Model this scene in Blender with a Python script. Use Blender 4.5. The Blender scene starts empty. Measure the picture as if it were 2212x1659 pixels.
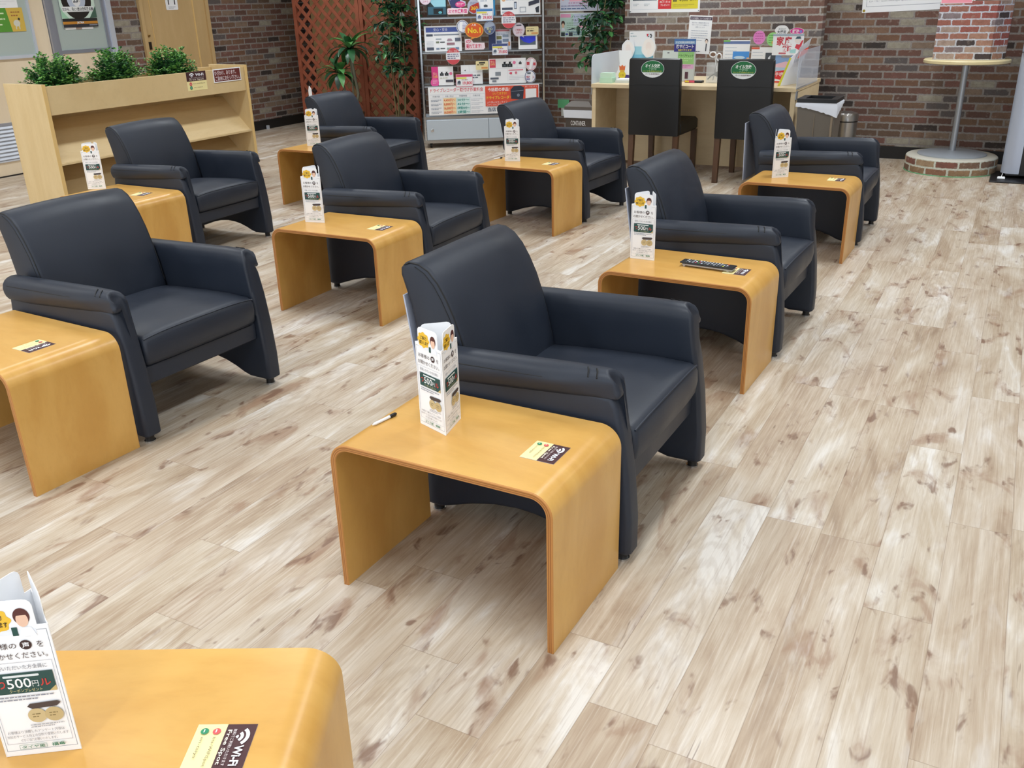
import bpy, math, random
from mathutils import Matrix, Vector
PI = math.pi
SC = bpy.context.scene
COL = SC.collection
random.seed(7)

# ---------------------------------------------------------------- helpers
def lin(c):
    if isinstance(c, str):
        c = c.lstrip('#'); c = [int(c[i:i+2], 16) / 255 for i in (0, 2, 4)]
    else:
        c = [v / 255 for v in c]
    return tuple(v / 12.92 if v <= .04045 else ((v + .055) / 1.055) ** 2.4 for v in c) + (1.0,)

_M = {}
def mat(name, col=None, rough=.5, metal=0.0, spec=.5, coat=0.0, alpha=1.0, trans=0.0):
    if name in _M: return _M[name]
    m = bpy.data.materials.new(name); m.use_nodes = True
    b = m.node_tree.nodes['Principled BSDF']
    if col is not None: b.inputs['Base Color'].default_value = lin(col)
    b.inputs['Roughness'].default_value = rough
    b.inputs['Metallic'].default_value = metal
    b.inputs['Specular IOR Level'].default_value = spec
    b.inputs['Coat Weight'].default_value = coat
    b.inputs['Alpha'].default_value = alpha
    b.inputs['Transmission Weight'].default_value = trans
    _M[name] = m
    return m
def ink(hexcol, rough=.5):
    return mat('ink_' + hexcol.lstrip('#'), hexcol, rough)

class NT:
    """small node-tree helper"""
    def __init__(s, m):
        s.m = m; s.t = m.node_tree; s.b = s.t.nodes['Principled BSDF']
    def n(s, typ, **kw):
        nd = s.t.nodes.new(typ)
        for k, v in kw.items(): setattr(nd, k, v)
        return nd
    def link(s, a, b): s.t.links.new(a, b)
    def put(s, sock, v):
        if hasattr(v, 'is_output') or isinstance(v, bpy.types.NodeSocket): s.link(v, sock)
        else: sock.default_value = v
    def math(s, op, a, b=None, c=None, clamp=False):
        nd = s.n('ShaderNodeMath', operation=op, use_clamp=clamp)
        s.put(nd.inputs[0], a)
        if b is not None: s.put(nd.inputs[1], b)
        if c is not None: s.put(nd.inputs[2], c)
        return nd.outputs[0]
    def comb(s, x, y, z):
        nd = s.n('ShaderNodeCombineXYZ')
        for i, v in enumerate((x, y, z)): s.put(nd.inputs[i], v)
        return nd.outputs[0]
    def sep(s, v):
        nd = s.n('ShaderNodeSeparateXYZ'); s.link(v, nd.inputs[0]); return nd.outputs
    def noise(s, vec, scale, detail=3, rough=.5, dist=0.0):
        nd = s.n('ShaderNodeTexNoise'); s.link(vec, nd.inputs['Vector'])
        nd.inputs['Scale'].default_value = scale; nd.inputs['Detail'].default_value = detail
        nd.inputs['Roughness'].default_value = rough; nd.inputs['Distortion'].default_value = dist
        return nd.outputs['Fac']
    def white(s, vec):
        nd = s.n('ShaderNodeTexWhiteNoise', noise_dimensions='3D'); s.link(vec, nd.inputs['Vector'])
        return nd.outputs['Value']
    def ramp(s, fac, stops, interp='LINEAR'):
        nd = s.n('ShaderNodeValToRGB'); s.link(fac, nd.inputs[0]); r = nd.color_ramp; r.interpolation = interp
        while len(r.elements) < len(stops): r.elements.new(.5)
        for e, (p, c) in zip(r.elements, stops): e.position = p; e.color = lin(c)
        return nd.outputs[0]
    def mr(s, v, a, b, c=0.0, d=1.0, smooth=True):
        nd = s.n('ShaderNodeMapRange', interpolation_type='SMOOTHSTEP' if smooth else 'LINEAR')
        for i, q in enumerate((v, a, b, c, d)): s.put(nd.inputs[i], q)
        return nd.outputs[0]
    def mix(s, fac, a, b, mode='MIX'):
        nd = s.n('ShaderNodeMix', data_type='RGBA', blend_type=mode)
        s.put(nd.inputs['Factor'], fac)
        for k, v in (('A', a), ('B', b)):
            sock = [i for i in nd.inputs if i.name == k and i.type == 'RGBA'][0]
            if isinstance(v, (tuple, list, str)): sock.default_value = lin(v) if isinstance(v, str) or max(v) > 1.01 else v
            else: s.link(v, sock)
        return [o for o in nd.outputs if o.type == 'RGBA'][0]
    def bump(s, h, strength=.3, dist=.01):
        nd = s.n('ShaderNodeBump'); nd.inputs['Strength'].default_value = strength
        nd.inputs['Distance'].default_value = dist; s.link(h, nd.inputs['Height'])
        s.link(nd.outputs[0], s.b.inputs['Normal'])
    def color(s, c): s.link(c, s.b.inputs['Base Color'])

class MB:
    """collects geometry; build() links it as ONE mesh object"""
    def __init__(s): s.v = []; s.f = []; s.m = []; s.mats = []
    def mi(s, m):
        if m not in s.mats: s.mats.append(m)
        return s.mats.index(m)
    def add(s, vs, fs, m, M=None):
        o = len(s.v); i = s.mi(m)
        s.v += [tuple(M @ Vector(p)) if M else tuple(p) for p in vs]
        s.f += [tuple(o + k for k in f) for f in fs]; s.m += [i] * len(fs)
        return s
    def box(s, x0, x1, y0, y1, z0, z1, m, M=None, bev=0.0):
        if bev > 0:
            b = min(bev, abs(x1-x0)/2.01, abs(y1-y0)/2.01, abs(z1-z0)/2.01)
            vs = []; idx = {}
            for sx in (0, 1):
                for sy in (0, 1):
                    for sz in (0, 1):
                        X = (x0, x1)[sx]; Y = (y0, y1)[sy]; Z = (z0, z1)[sz]
                        dx = b if sx == 0 else -b; dy = b if sy == 0 else -b; dz = b if sz == 0 else -b
                        for ax, p in enumerate(((X, Y+dy, Z+dz), (X+dx, Y, Z+dz), (X+dx, Y+dy, Z))):
                            idx[(sx, sy, sz, ax)] = len(vs); vs.append(p)
            fs = []
            for a in range(3):
                for d in (0, 1):
                    q = []
                    for (u, w) in ((0, 0), (1, 0), (1, 1), (0, 1)):
                        k = [0, 0, 0]; k[a] = d; k[(a+1) % 3] = u; k[(a+2) % 3] = w
                        q.append(idx[(*k, a)])
                    fs.append(q if d else q[::-1])
            for a in range(3):
                b1, b2 = (a+1) % 3, (a+2) % 3
                for u in (0, 1):
                    for w in (0, 1):
                        k0 = [0]*3; k0[b1] = u; k0[b2] = w; k1 = list(k0); k1[a] = 1
                        q = [idx[(*k0, b1)], idx[(*k1, b1)], idx[(*k1, b2)], idx[(*k0, b2)]]
                        fs.append(q if (u != w) else q[::-1])
            for sx in (0, 1):
                for sy in (0, 1):
                    for sz in (0, 1):
                        q = [idx[(sx, sy, sz, a)] for a in range(3)]
                        fs.append(q if (sx + sy + sz) % 2 else q[::-1])
            return s.add(vs, fs, m, M)
        vs = [(x, y, z) for x in (x0, x1) for y in (y0, y1) for z in (z0, z1)]
        return s.add(vs, [(0,1,3,2),(4,6,7,5),(0,4,5,1),(2,3,7,6),(0,2,6,4),(1,5,7,3)], m, M)
    def poly(s, pts, m, M=None): return s.add(pts, [tuple(range(len(pts)))], m, M)
    def prism(s, pts2, d0, d1, m, M=None):
        """pts2 CCW in xy, extruded z d0..d1"""
        n = len(pts2)
        vs = [(x, y, d0) for x, y in pts2] + [(x, y, d1) for x, y in pts2]
        fs = [tuple(range(n))[::-1], tuple(range(n, 2*n))] + [(i, (i+1) % n, n+(i+1) % n, n+i) for i in range(n)]
        return s.add(vs, fs, m, M)
    def lathe(s, prof, m, M=None, n=32, cap=True):
        """prof (r,z) bottom to top"""
        vs = []; fs = []
        for r, z in prof:
            for k in range(n): a = 2*PI*k/n; vs.append((r*math.cos(a), r*math.sin(a), z))
        for j in range(len(prof)-1):
            for k in range(n):
                fs.append((j*n+k, j*n+(k+1) % n, (j+1)*n+(k+1) % n, (j+1)*n+k))
        if cap:
            fs.append(tuple(range(n))[::-1]); fs.append(tuple((len(prof)-1)*n+k for k in range(n)))
        return s.add(vs, fs, m, M)
    def tube(s, pts, r, m, M=None, n=8, taper=None):
        pts = [Vector(p) for p in pts]; vs = []; fs = []
        up = None
        for i, p in enumerate(pts):
            t = (pts[min(i+1, len(pts)-1)] - pts[max(i-1, 0)]).normalized()
            if up is None: up = Vector((0, 0, 1)) if abs(t.z) < .9 else Vector((1, 0, 0))
            a = t.cross(up).normalized(); b = a.cross(t).normalized(); up = b
            rr = r if taper is None else r*taper[i]
            for k in range(n):
                q = 2*PI*k/n; vs.append(tuple(p + a*(rr*math.cos(q)) + b*(rr*math.sin(q))))
        for j in range(len(pts)-1):
            for k in range(n): fs.append((j*n+k, j*n+(k+1) % n, (j+1)*n+(k+1) % n, (j+1)*n+k))
        fs.append(tuple(range(n))[::-1]); fs.append(tuple((len(pts)-1)*n+k for k in range(n)))
        return s.add(vs, fs, m, M)
    def slab(s, prof, y0, y1, r, m, M=None, n=4, mid=6, crown=None):
        """closed profile (x,z) swept along y with rounded rims; crown(x,z,t)->(dx,dz)"""
        N = len(prof); A = sum(prof[i][0]*prof[(i+1) % N][1]-prof[(i+1) % N][0]*prof[i][1] for i in range(N))
        if A < 0: prof = prof[::-1]
        nr = []
        for i in range(N):
            p, q, w = prof[i-1], prof[i], prof[(i+1) % N]
            def nn(a, b):
                d = (b[0]-a[0], b[1]-a[1]); l = math.hypot(*d) or 1e-9; return (d[1]/l, -d[0]/l)
            a, b = nn(p, q), nn(q, w); c = (a[0]+b[0], a[1]+b[1]); l = math.hypot(*c) or 1e-9
            k = 1/max(.5, l/2); nr.append((c[0]/l*k, c[1]/l*k))
        st = [(y0+r*(1-math.cos(PI/2*k/n)), r*(1-math.sin(PI/2*k/n))) for k in range(n+1)]
        st += [(y0+r+(y1-y0-2*r)*k/mid, 0) for k in range(1, mid)]
        st += [(y1-r*(1-math.cos(PI/2*k/n)), r*(1-math.sin(PI/2*k/n))) for k in range(n, -1, -1)]
        vs = []
        for y, ins in st:
            t = 2*(y-y0)/(y1-y0)-1
            for (x, z), (nx, nz) in zip(prof, nr):
                dx, dz = crown(x, z, t) if crown else (0, 0)
                vs.append((x-nx*ins+dx, y, z-nz*ins+dz))
        S = len(st); fs = []
        for j in range(S-1):
            for i in range(N): fs.append((j*N+i, (j+1)*N+i, (j+1)*N+(i+1) % N, j*N+(i+1) % N))
        fs.append(tuple(range(N))); fs.append(tuple((S-1)*N+i for i in range(N))[::-1])
        return s.add(vs, fs, m, M)
    def mesh(s, name, smooth=None):
        me = bpy.data.meshes.new(name); me.from_pydata(s.v, [], s.f)
        for m in s.mats: me.materials.append(m)
        me.polygons.foreach_set('material_index', s.m)
        me.validate(); me.update()
        if smooth:
            me.polygons.foreach_set('use_smooth', [True]*len(me.polygons))
            try: me.set_sharp_from_angle(angle=math.radians(smooth))
            except Exception: pass
        return me
    def build(s, name, parent=None, smooth=None, loc=None, M=None, label=None):
        o = bpy.data.objects.new(name, s.mesh(name, smooth)); COL.objects.link(o)
        if parent is not None: o.parent = parent
        if loc is not None: o.location = loc
        if M is not None: o.matrix_basis = M
        if label: o['label'] = label
        return o

def tag(o, label, cat, group=None):
    o['label'] = label; o['category'] = cat
    if group: o['group'] = group
    return o
def struct(o): o['kind'] = 'structure'; return o
def thing(name, label, cat, loc=(0, 0, 0), rz=0, group=None):
    o = bpy.data.objects.new(name, None); COL.objects.link(o); o.empty_display_size = .1
    o.location = loc; o.rotation_euler = (0, 0, rz)
    return tag(o, label, cat, group)
def dup(root, loc, rz, label, group=None):
    r = root.copy(); COL.objects.link(r); r.location = loc; r.rotation_euler = (0, 0, rz); r['label'] = label
    if group: r['group'] = group
    for ch in list(root.children):
        c = ch.copy(); COL.objects.link(c); c.parent = r; c.matrix_basis = ch.matrix_basis.copy()
        for g in list(ch.children):
            d = g.copy(); COL.objects.link(d); d.parent = c; d.matrix_basis = g.matrix_basis.copy()
    return r

# ---- lettering: outlines of the built-in font turned into flat mesh, fitted to a box
_T = {}
def text_geo(body, bold):
    k = (body, bold)
    if k in _T: return _T[k]
    c = bpy.data.curves.new('lettering', 'FONT'); c.body = body; c.size = 1; c.resolution_u = 2; c.offset = bold
    c.align_x = 'CENTER'
    o = bpy.data.objects.new('lettering', c); COL.objects.link(o)
    dg = bpy.context.evaluated_depsgraph_get(); dg.update()
    me = bpy.data.meshes.new_from_object(o.evaluated_get(dg))
    vs = [tuple(v.co) for v in me.vertices]; fs = [tuple(p.vertices) for p in me.polygons]
    bpy.data.objects.remove(o); bpy.data.meshes.remove(me); bpy.data.curves.remove(c)
    xs = [v[0] for v in vs]; ys = [v[1] for v in vs]; x0, x1, y0, y1 = min(xs), max(xs), min(ys), max(ys)
    vs = [((v[0]-x0)/(x1-x0 or 1), (v[1]-y0)/(y1-y0 or 1)) for v in vs]
    _T[k] = (vs, fs); return _T[k]
def rrect(x, y, w, h, r, n=4):
    if r <= 0: return [(x, y), (x+w, y), (x+w, y+h), (x, y+h)]
    out = []
    for cx, cy, a0 in ((x+w-r, y+r, -PI/2), (x+w-r, y+h-r, 0), (x+r, y+h-r, PI/2), (x+r, y+r, PI)):
        out += [(cx+r*math.cos(a0+PI/2*k/n), cy+r*math.sin(a0+PI/2*k/n)) for k in range(n+1)]
    return out
def ell(cx, cy, rx, ry, n=28, wob=0, k=8):
    return [(cx+rx*(1+wob*math.cos(k*2*PI*i/n))*math.cos(2*PI*i/n), cy+ry*(1+wob*math.cos(k*2*PI*i/n))*math.sin(2*PI*i/n)) for i in range(n)]
def paint(els, art, let, z0=.0004, dz=.00025, Mx=None):
    """els in metres -> flat printed shapes (art) and lettering (let)"""
    z = z0
    def put(mb, pts, m): mb.poly([(x, y, z) for x, y in pts], m, Mx)
    for e in els:
        k = e[0]
        if k == 'r':
            _, x, y, w, h, c = e[:6]; put(art, rrect(x, y, w, h, e[6] if len(e) > 6 else 0), ink(c))
        elif k == 'e': put(art, ell(*e[1:5]), ink(e[5]))
        elif k == 'w': put(art, ell(*e[1:5], n=48, wob=.08, k=8), ink(e[5]))
        elif k == 'p': put(art, e[1], ink(e[2]))
        elif k == 'o':                                       # outlined rectangle
            _, x, y, w, h, lw, c = e[:7]
            for q in ((x, y, w, lw), (x, y+h-lw, w, lw), (x, y+lw, lw, h-2*lw), (x+w-lw, y+lw, lw, h-2*lw)):
                put(art, rrect(*q, 0), ink(c))
        elif k == 'b':                                       # fine print too small to read: rows of dashes
            _, x, y, w, n, pitch, hh, c = e
            rr = random.Random(int(x*9999+y*777+n))
            for i in range(n):
                xx = x; yy = y - i*pitch; end = x + w*(1 if i < n-1 else .7)
                while xx < end:
                    l = min(hh*rr.uniform(1.2, 3.5), end-xx); put(art, rrect(xx, yy, l, hh, 0), ink(c)); xx += l + hh*.6
        elif k == 'arc':                                     # wifi arcs: cx,cy,r0,r1,a0,a1
            _, cx, cy, r0, r1, a0, a1, c = e; n = 10
            A = [a0+(a1-a0)*i/n for i in range(n+1)]
            for i in range(n):
                put(art, [(cx+r0*math.cos(A[i]), cy+r0*math.sin(A[i])), (cx+r1*math.cos(A[i]), cy+r1*math.sin(A[i])),
                          (cx+r1*math.cos(A[i+1]), cy+r1*math.sin(A[i+1])), (cx+r0*math.cos(A[i+1]), cy+r0*math.sin(A[i+1]))], ink(c))
        elif k == 'T':
            _, x0, y0, x1, y1, body, c = e[:7]; bold = e[7] if len(e) > 7 else 0.0
            vs, fs = text_geo(body, bold)
            let.add([(x0+(x1-x0)*a, y0+(y1-y0)*b, z+.0002) for a, b in vs], fs, ink(c), Mx)
        z += dz
WHITE = mat('paper_white', (246, 248, 252), .55)
def sign(name, label, cat, w, h, els, M, group=None, card=WHITE, t=.002, shape=None, parent=None, backing=None):
    """a flat printed sign, origin at its lower left corner, x right, y up, z out of the face"""
    mb = MB(); pts = shape or [(0, 0), (w, 0), (w, h), (0, h)]
    mb.prism(pts, -t, 0, card)
    o = mb.build(name, parent, M=M)
    if parent is None: tag(o, label, cat, group)
    elif label: o['label'] = label
    art, let = MB(), MB(); paint(els, art, let)
    if art.f: art.build('printed_artwork', o)
    if let.f: let.build('lettering', o)
    return o
def upright(x, y, z, ang=0.0, tilt=0.0):
    """frame whose x axis runs along ang, y axis up, z axis toward -Y side; tilt leans the top away"""
    return Matrix.Translation((x, y, z)) @ Matrix.Rotation(ang, 4, 'Z') @ Matrix.Rotation(PI/2 - tilt, 4, 'X')
def facing_right(x, y, z):
    """for the left wall: x axis runs along +Y, y up, z out along +X"""
    return Matrix.Translation((x, y, z)) @ Matrix.Rotation(PI/2, 4, 'Z') @ Matrix.Rotation(PI/2, 4, 'X')

# ---------------------------------------------------------------- materials
def brick_mat(name, mode, w=.214, h=.0665, mortar=.0088, pal=None, mcol=(152, 145, 140), wash=.36, gain=1.0, off=(0, 0), radius=.4):
    m = mat(name, (150, 120, 105), .85, spec=.2); t = NT(m)
    if mode in ('xz', 'yz'):
        P = t.sep(t.n('ShaderNodeNewGeometry').outputs['Position'])
        a = P[0] if mode == 'xz' else P[1]; z = P[2]
    elif mode == 'box':
        P = t.sep(t.n('ShaderNodeTexCoord').outputs['Object']); a = t.math('ADD', P[0], P[1]); z = P[2]
    else:                                                    # cylinder
        P = t.sep(t.n('ShaderNodeTexCoord').outputs['Object'])
        a = t.math('MULTIPLY', t.math('ARCTAN2', P[1], P[0]), radius); z = P[2]
    vec = t.comb(a, z, 0.0)
    n1 = t.noise(vec, 34, 3, .6); n2 = t.noise(t.comb(z, a, 5.0), 34, 3, .6)
    da = t.math('MULTIPLY', t.math('SUBTRACT', n1, .5), .018); dz = t.math('MULTIPLY', t.math('SUBTRACT', n2, .5), .016)
    rowf = t.math('DIVIDE', t.math('ADD', t.math('ADD', z, off[1]), dz), h); row = t.math('FLOOR', rowf)
    jit = t.math('MULTIPLY', t.white(t.comb(row, 3.3, 1.7)), .22)
    sh = t.math('ADD', t.math('MULTIPLY', t.math('FLOORED_MODULO', row, 2.0), .5), jit)
    colf = t.math('ADD', t.math('DIVIDE', t.math('ADD', t.math('ADD', a, off[0]), da), w), sh); col = t.math('FLOOR', colf)
    fx = t.math('FRACT', colf); fz = t.math('FRACT', rowf)
    ex = t.math('MULTIPLY', t.math('MINIMUM', fx, t.math('SUBTRACT', 1.0, fx)), w)
    ez = t.math('MULTIPLY', t.math('MINIMUM', fz, t.math('SUBTRACT', 1.0, fz)), h)
    e = t.math('SUBTRACT', t.math('MINIMUM', ex, ez), t.math('MULTIPLY', t.mr(t.math('MAXIMUM', t.math('SUBTRACT', .018, ex), 0.0), 0.0, .018), t.math('MULTIPLY', t.mr(t.math('MAXIMUM', t.math('SUBTRACT', .016, ez), 0.0), 0.0, .016), .006)))
    mask = t.mr(e, mortar*.55, mortar*1.25)
    rnd = t.white(t.comb(col, row, 9.1))
    pal = pal or [(122, 88, 78), (130, 104, 84), (132, 94, 86), (112, 92, 78), (174, 171, 157), (52, 50, 52), (130, 98, 78), (148, 130, 114), (108, 80, 72), (100, 97, 99), (126, 90, 82), (140, 112, 94), (116, 84, 76)]
    c = t.ramp(rnd, [(i/len(pal), p) for i, p in enumerate(pal)], 'CONSTANT')
    big = t.noise(vec, 16, 4, .65); fine = t.noise(vec, 120, 3, .6)
    c = t.mix(t.math('MULTIPLY', t.mr(big, .35, .75), .4), c, (96, 74, 66))
    c = t.mix(t.math('MULTIPLY', t.mr(t.noise(t.comb(a, z, 31.0), 22, 4, .65), .56, .72), wash), c, (200, 192, 182))
    c = t.mix(.35, c, t.ramp(fine, [(.3, (90, 80, 76)), (.7, (190, 178, 168))]), 'SOFT_LIGHT')
    mc = t.mix(t.mr(t.noise(vec, 60, 3), .3, .7), tuple(int(v*.9) for v in mcol), mcol)
    c = t.mix(.16, c, (118, 106, 98))
    out = t.mix(mask, mc, c)
    if gain != 1.0: out = t.mix(1.0, out, (gain, gain, gain, 1), 'MULTIPLY')
    t.color(out); t.bump(t.math('ADD', mask, t.math('MULTIPLY', fine, .3)), .25, .006)
    return m
BR_X = brick_mat('brick_back', 'xz'); BR_Y = brick_mat('brick_left', 'yz')
BR_PIL = brick_mat('brick_pillar', 'xz', wash=.5, mcol=(182, 176, 172), off=(.07, .02),
                   pal=[(140, 108, 100), (156, 130, 114), (142, 108, 104), (138, 118, 106), (170, 166, 156), (86, 83, 87), (154, 124, 106), (168, 152, 140), (134, 104, 96), (124, 121, 125), (146, 114, 108)])
BR_CYL = brick_mat('brick_plinth_print', 'cyl', w=.19, h=.066, mcol=(208, 212, 198), wash=.55, radius=.38,
                   pal=[(156, 116, 92), (140, 92, 80), (176, 152, 122), (134, 108, 90), (150, 98, 84), (168, 140, 108)])
BR_BOX = brick_mat('brick_box_print', 'box', w=.15, h=.0535, mortar=.006, mcol=(206, 208, 218), wash=.4,
                   pal=[(176, 112, 100), (172, 96, 92), (190, 148, 130), (66, 62, 68), (178, 124, 110), (150, 138, 144), (178, 106, 98), (188, 168, 158)])

def floor_mat():
    m = mat('floor_planks', (205, 185, 160), .42, spec=.45); t = NT(m)
    P = t.sep(t.n('ShaderNodeNewGeometry').outputs['Position']); x, y = P[0], P[1]
    W, L = .17, 1.06
    cf = t.math('DIVIDE', t.math('SUBTRACT', x, .02), W); col = t.math('FLOOR', cf)
    rnd0 = t.white(t.comb(col, 4.2, 7.7))
    rf = t.math('ADD', t.math('DIVIDE', y, L), rnd0); row = t.math('FLOOR', rf)
    r1 = t.white(t.comb(col, row, 1.5)); r2 = t.white(t.comb(col, row, 8.5))
    half = t.math('FLOOR', t.math('MULTIPLY', cf, 2.0)); r3 = t.white(t.comb(half, row, 3.5))
    fx = t.math('FRACT', cf); fy = t.math('FRACT', rf)
    gx = t.math('ADD', x, t.math('MULTIPLY', r1, 7.0)); gy = t.math('ADD', y, t.math('MULTIPLY', r2, 11.0))
    v1 = t.comb(t.math('MULTIPLY', gx, 9.0), t.math('MULTIPLY', gy, 1.9), r1)
    tone = t.noise(v1, 1.0, 5, .6, .6)
    tone = t.math('ADD', t.math('MULTIPLY', tone, .8), t.math('MULTIPLY', t.math('ADD', t.math('MULTIPLY', r2, .8), r3), .13))
    c = t.ramp(tone, [(.28, (142, 119, 96)), (.41, (168, 148, 125)), (.52, (186, 171, 151)), (.61, (199, 188, 173)), (.70, (219, 215, 209))])
    # warm / greyish plank variation
    c = t.mix(t.math('MULTIPLY', r1, .30), c, (190, 172, 156))
    # fine grain
    vg = t.comb(t.math('MULTIPLY', gx, 150.0), t.math('MULTIPLY', gy, 4.0), r2)
    gr = t.noise(vg, 1.0, 4, .6, .4)
    c = t.mix(t.math('MULTIPLY', t.mr(gr, .50, .72), .30), c, (138, 112, 90))
    c = t.mix(t.math('MULTIPLY', t.mr(gr, .50, .30), .22), c, (236, 230, 220))
    # cathedral figure
    wv = t.n('ShaderNodeTexWave', wave_type='RINGS', rings_direction='Z'); t.link(t.comb(t.math('MULTIPLY', t.math('SUBTRACT', fx, .5), 1.1), t.math('MULTIPLY', fy, 1.0), 0.0), wv.inputs['Vector'])
    wv.inputs['Scale'].default_value = 3.2; wv.inputs['Distortion'].default_value = 4; wv.inputs['Detail'].default_value = 2; wv.inputs['Detail Scale'].default_value = 2
    c = t.mix(t.math('MULTIPLY', t.math('MULTIPLY', t.mr(wv.outputs['Fac'], .45, .95), t.mr(r2, .72, .78)), .16), c, (140, 116, 94))
    # brown smudges and knots
    v2 = t.comb(t.math('MULTIPLY', gx, 8.5), t.math('MULTIPLY', gy, 3.6), 2.0)
    kn = t.noise(v2, 1.0, 4, .55, .9)
    c = t.mix(t.math('MULTIPLY', t.mr(kn, .54, .72), .66), c, (146, 113, 90))
    v3 = t.comb(t.math('MULTIPLY', gx, 24.0), t.math('MULTIPLY', gy, 9.0), 4.0)
    k2 = t.noise(v3, 1.0, 3, .5, .6)
    c = t.mix(t.math('MULTIPLY', t.math('MULTIPLY', t.mr(k2, .53, .68), t.mr(kn, .52, .60)), .74), c, (112, 80, 62))
    # chalky pale patches
    c = t.mix(t.math('MULTIPLY', t.mr(t.noise(t.comb(t.math('MULTIPLY', gx, 10.0), t.math('MULTIPLY', gy, 2.2), 9.0), 1.0, 4, .6, .5), .57, .72), .30), c, (226, 226, 226))
    # dark hairline cracks along the grain
    v4 = t.comb(t.math('MULTIPLY', gx, 46.0), t.math('MULTIPLY', gy, 3.0), 6.0)
    k3 = t.noise(v4, 1.0, 2, .5, 1.2)
    c = t.mix(t.math('MULTIPLY', t.mr(k3, .73, .79), .6), c, (104, 80, 66))
    # seams
    ex = t.math('MULTIPLY', t.math('MINIMUM', fx, t.math('SUBTRACT', 1.0, fx)), W)
    ey = t.math('MULTIPLY', t.math('MINIMUM', fy, t.math('SUBTRACT', 1.0, fy)), L)
    sm = t.mr(t.math('MINIMUM', ex, ey), .0004, .0016)
    c = t.mix(t.math('MULTIPLY', t.math('SUBTRACT', 1.0, sm), .45), c, (120, 98, 80))
    t.color(c)
    t.link(t.mr(gr, .3, .7, .36, .50), t.b.inputs['Roughness'])
    t.bump(t.math('ADD', t.math('MULTIPLY', gr, .35), sm), .10, .002)
    return m
FLOOR = floor_mat()

def leather_mat():
    m = mat('charcoal_leather', (33, 39, 51), .46, spec=.45); t = NT(m)
    o = t.n('ShaderNodeTexCoord').outputs['Object']
    f = t.noise(o, 260, 3, .6); b = t.noise(o, 5, 2, .5)
    t.color(t.mix(b, (29, 36, 48), (37, 44, 58)))
    t.link(t.mr(b, .3, .7, .42, .54), t.b.inputs['Roughness'])
    t.bump(f, .12, .002)
    return m
LEATHER = leather_mat()
SEAM_CREASE = mat('dark_thread_crease', (16, 18, 22), .6)  # seam thread, also the painted shade in the arm pleats
FOOT_B = mat('black_foot', (22, 22, 24), .45)
CHROME = mat('chrome', (205, 208, 212), .18, 1.0)

def wood_mat(name, c0, c1, rough=.32, sc=(2, 14, 2), coat=.0, streak=.5):
    m = mat(name, c0, rough, spec=.5, coat=coat); t = NT(m)
    P = t.sep(t.n('ShaderNodeTexCoord').outputs['Object'])
    v = t.comb(t.math('MULTIPLY', P[0], sc[0]), t.math('MULTIPLY', P[1], sc[1]), t.math('MULTIPLY', P[2], sc[2]))
    a = t.noise(v, 1.0, 5, .6, .5); b = t.noise(v, 12.0, 3, .6)
    c = t.mix(t.mr(a, .32, .68), c0, c1)
    c = t.mix(t.math('MULTIPLY', t.mr(b, .45, .7), .18*streak*2), c, tuple(int(k*.82) for k in c0))
    t.color(c); return m
HONEY = wood_mat('honey_bentwood', (203, 153, 77), (216, 170, 94), .30, (2.0, 5, 2.0), streak=.18)
PLY_D = mat('ply_edge_dark', (148, 92, 42), .5)
PLY_L = mat('ply_edge_light', (186, 128, 66), .5)
BEECH = wood_mat('pale_beech', (214, 188, 140), (222, 198, 152), .45, (12, 1.5, 1.5), streak=.25)
BEECH_EDGE = mat('beech_edge', (226, 192, 128), .5)
DESKW = wood_mat('desk_maple', (220, 198, 158), (228, 208, 170), .42, (1.5, 8, 8), streak=.25)
WALNUT = wood_mat('walnut_leg', (74, 50, 34), (92, 64, 44), .4, (14, 14, 2))
TERRA = wood_mat('terracotta_lattice', (140, 74, 52), (158, 88, 64), .6, (6, 6, 6), streak=.3)
WALLWOOD = wood_mat('cream_wall_board', (230, 212, 184), (236, 220, 194), .5, (3, 3, .6), streak=.15)
DOORTAN = wood_mat('tan_door', (196, 166, 118), (204, 175, 128), .45, (6, 6, 1), streak=.2)
ALU = mat('alu_frame', (176, 182, 198), .35, .6)
ALU_L = mat('alu_light', (214, 222, 236), .4, .3)
FROST = mat('frosted_glass', (178, 192, 190), .35, spec=.6)
BLACK = mat('black_plastic', (24, 25, 28), .4)
BASEB = mat('black_skirting', (28, 27, 28), .5)
BLACKLE = mat('black_vinyl', (14, 14, 16), .45)
GREYMET = mat('grey_metal', (168, 174, 182), .34, .6)
STEEL = mat('brushed_steel', (172, 170, 168), .28, .9)
SILVER = mat('silver_paint', (188, 198, 218), .38, .35)
PALEMET = mat('cabinet_grey', (190, 202, 214), .4, .1)
CEIL = mat('ceiling_white', (214, 214, 212), .8)
GREY = mat('partition_grey', (206, 214, 228), .45)
CLEAR = mat('clear_acrylic', (236, 242, 246), .04, spec=.5, alpha=.22)
GLASS = mat('shelf_glass', (150, 165, 160), .05, spec=.6, alpha=.30)

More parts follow.
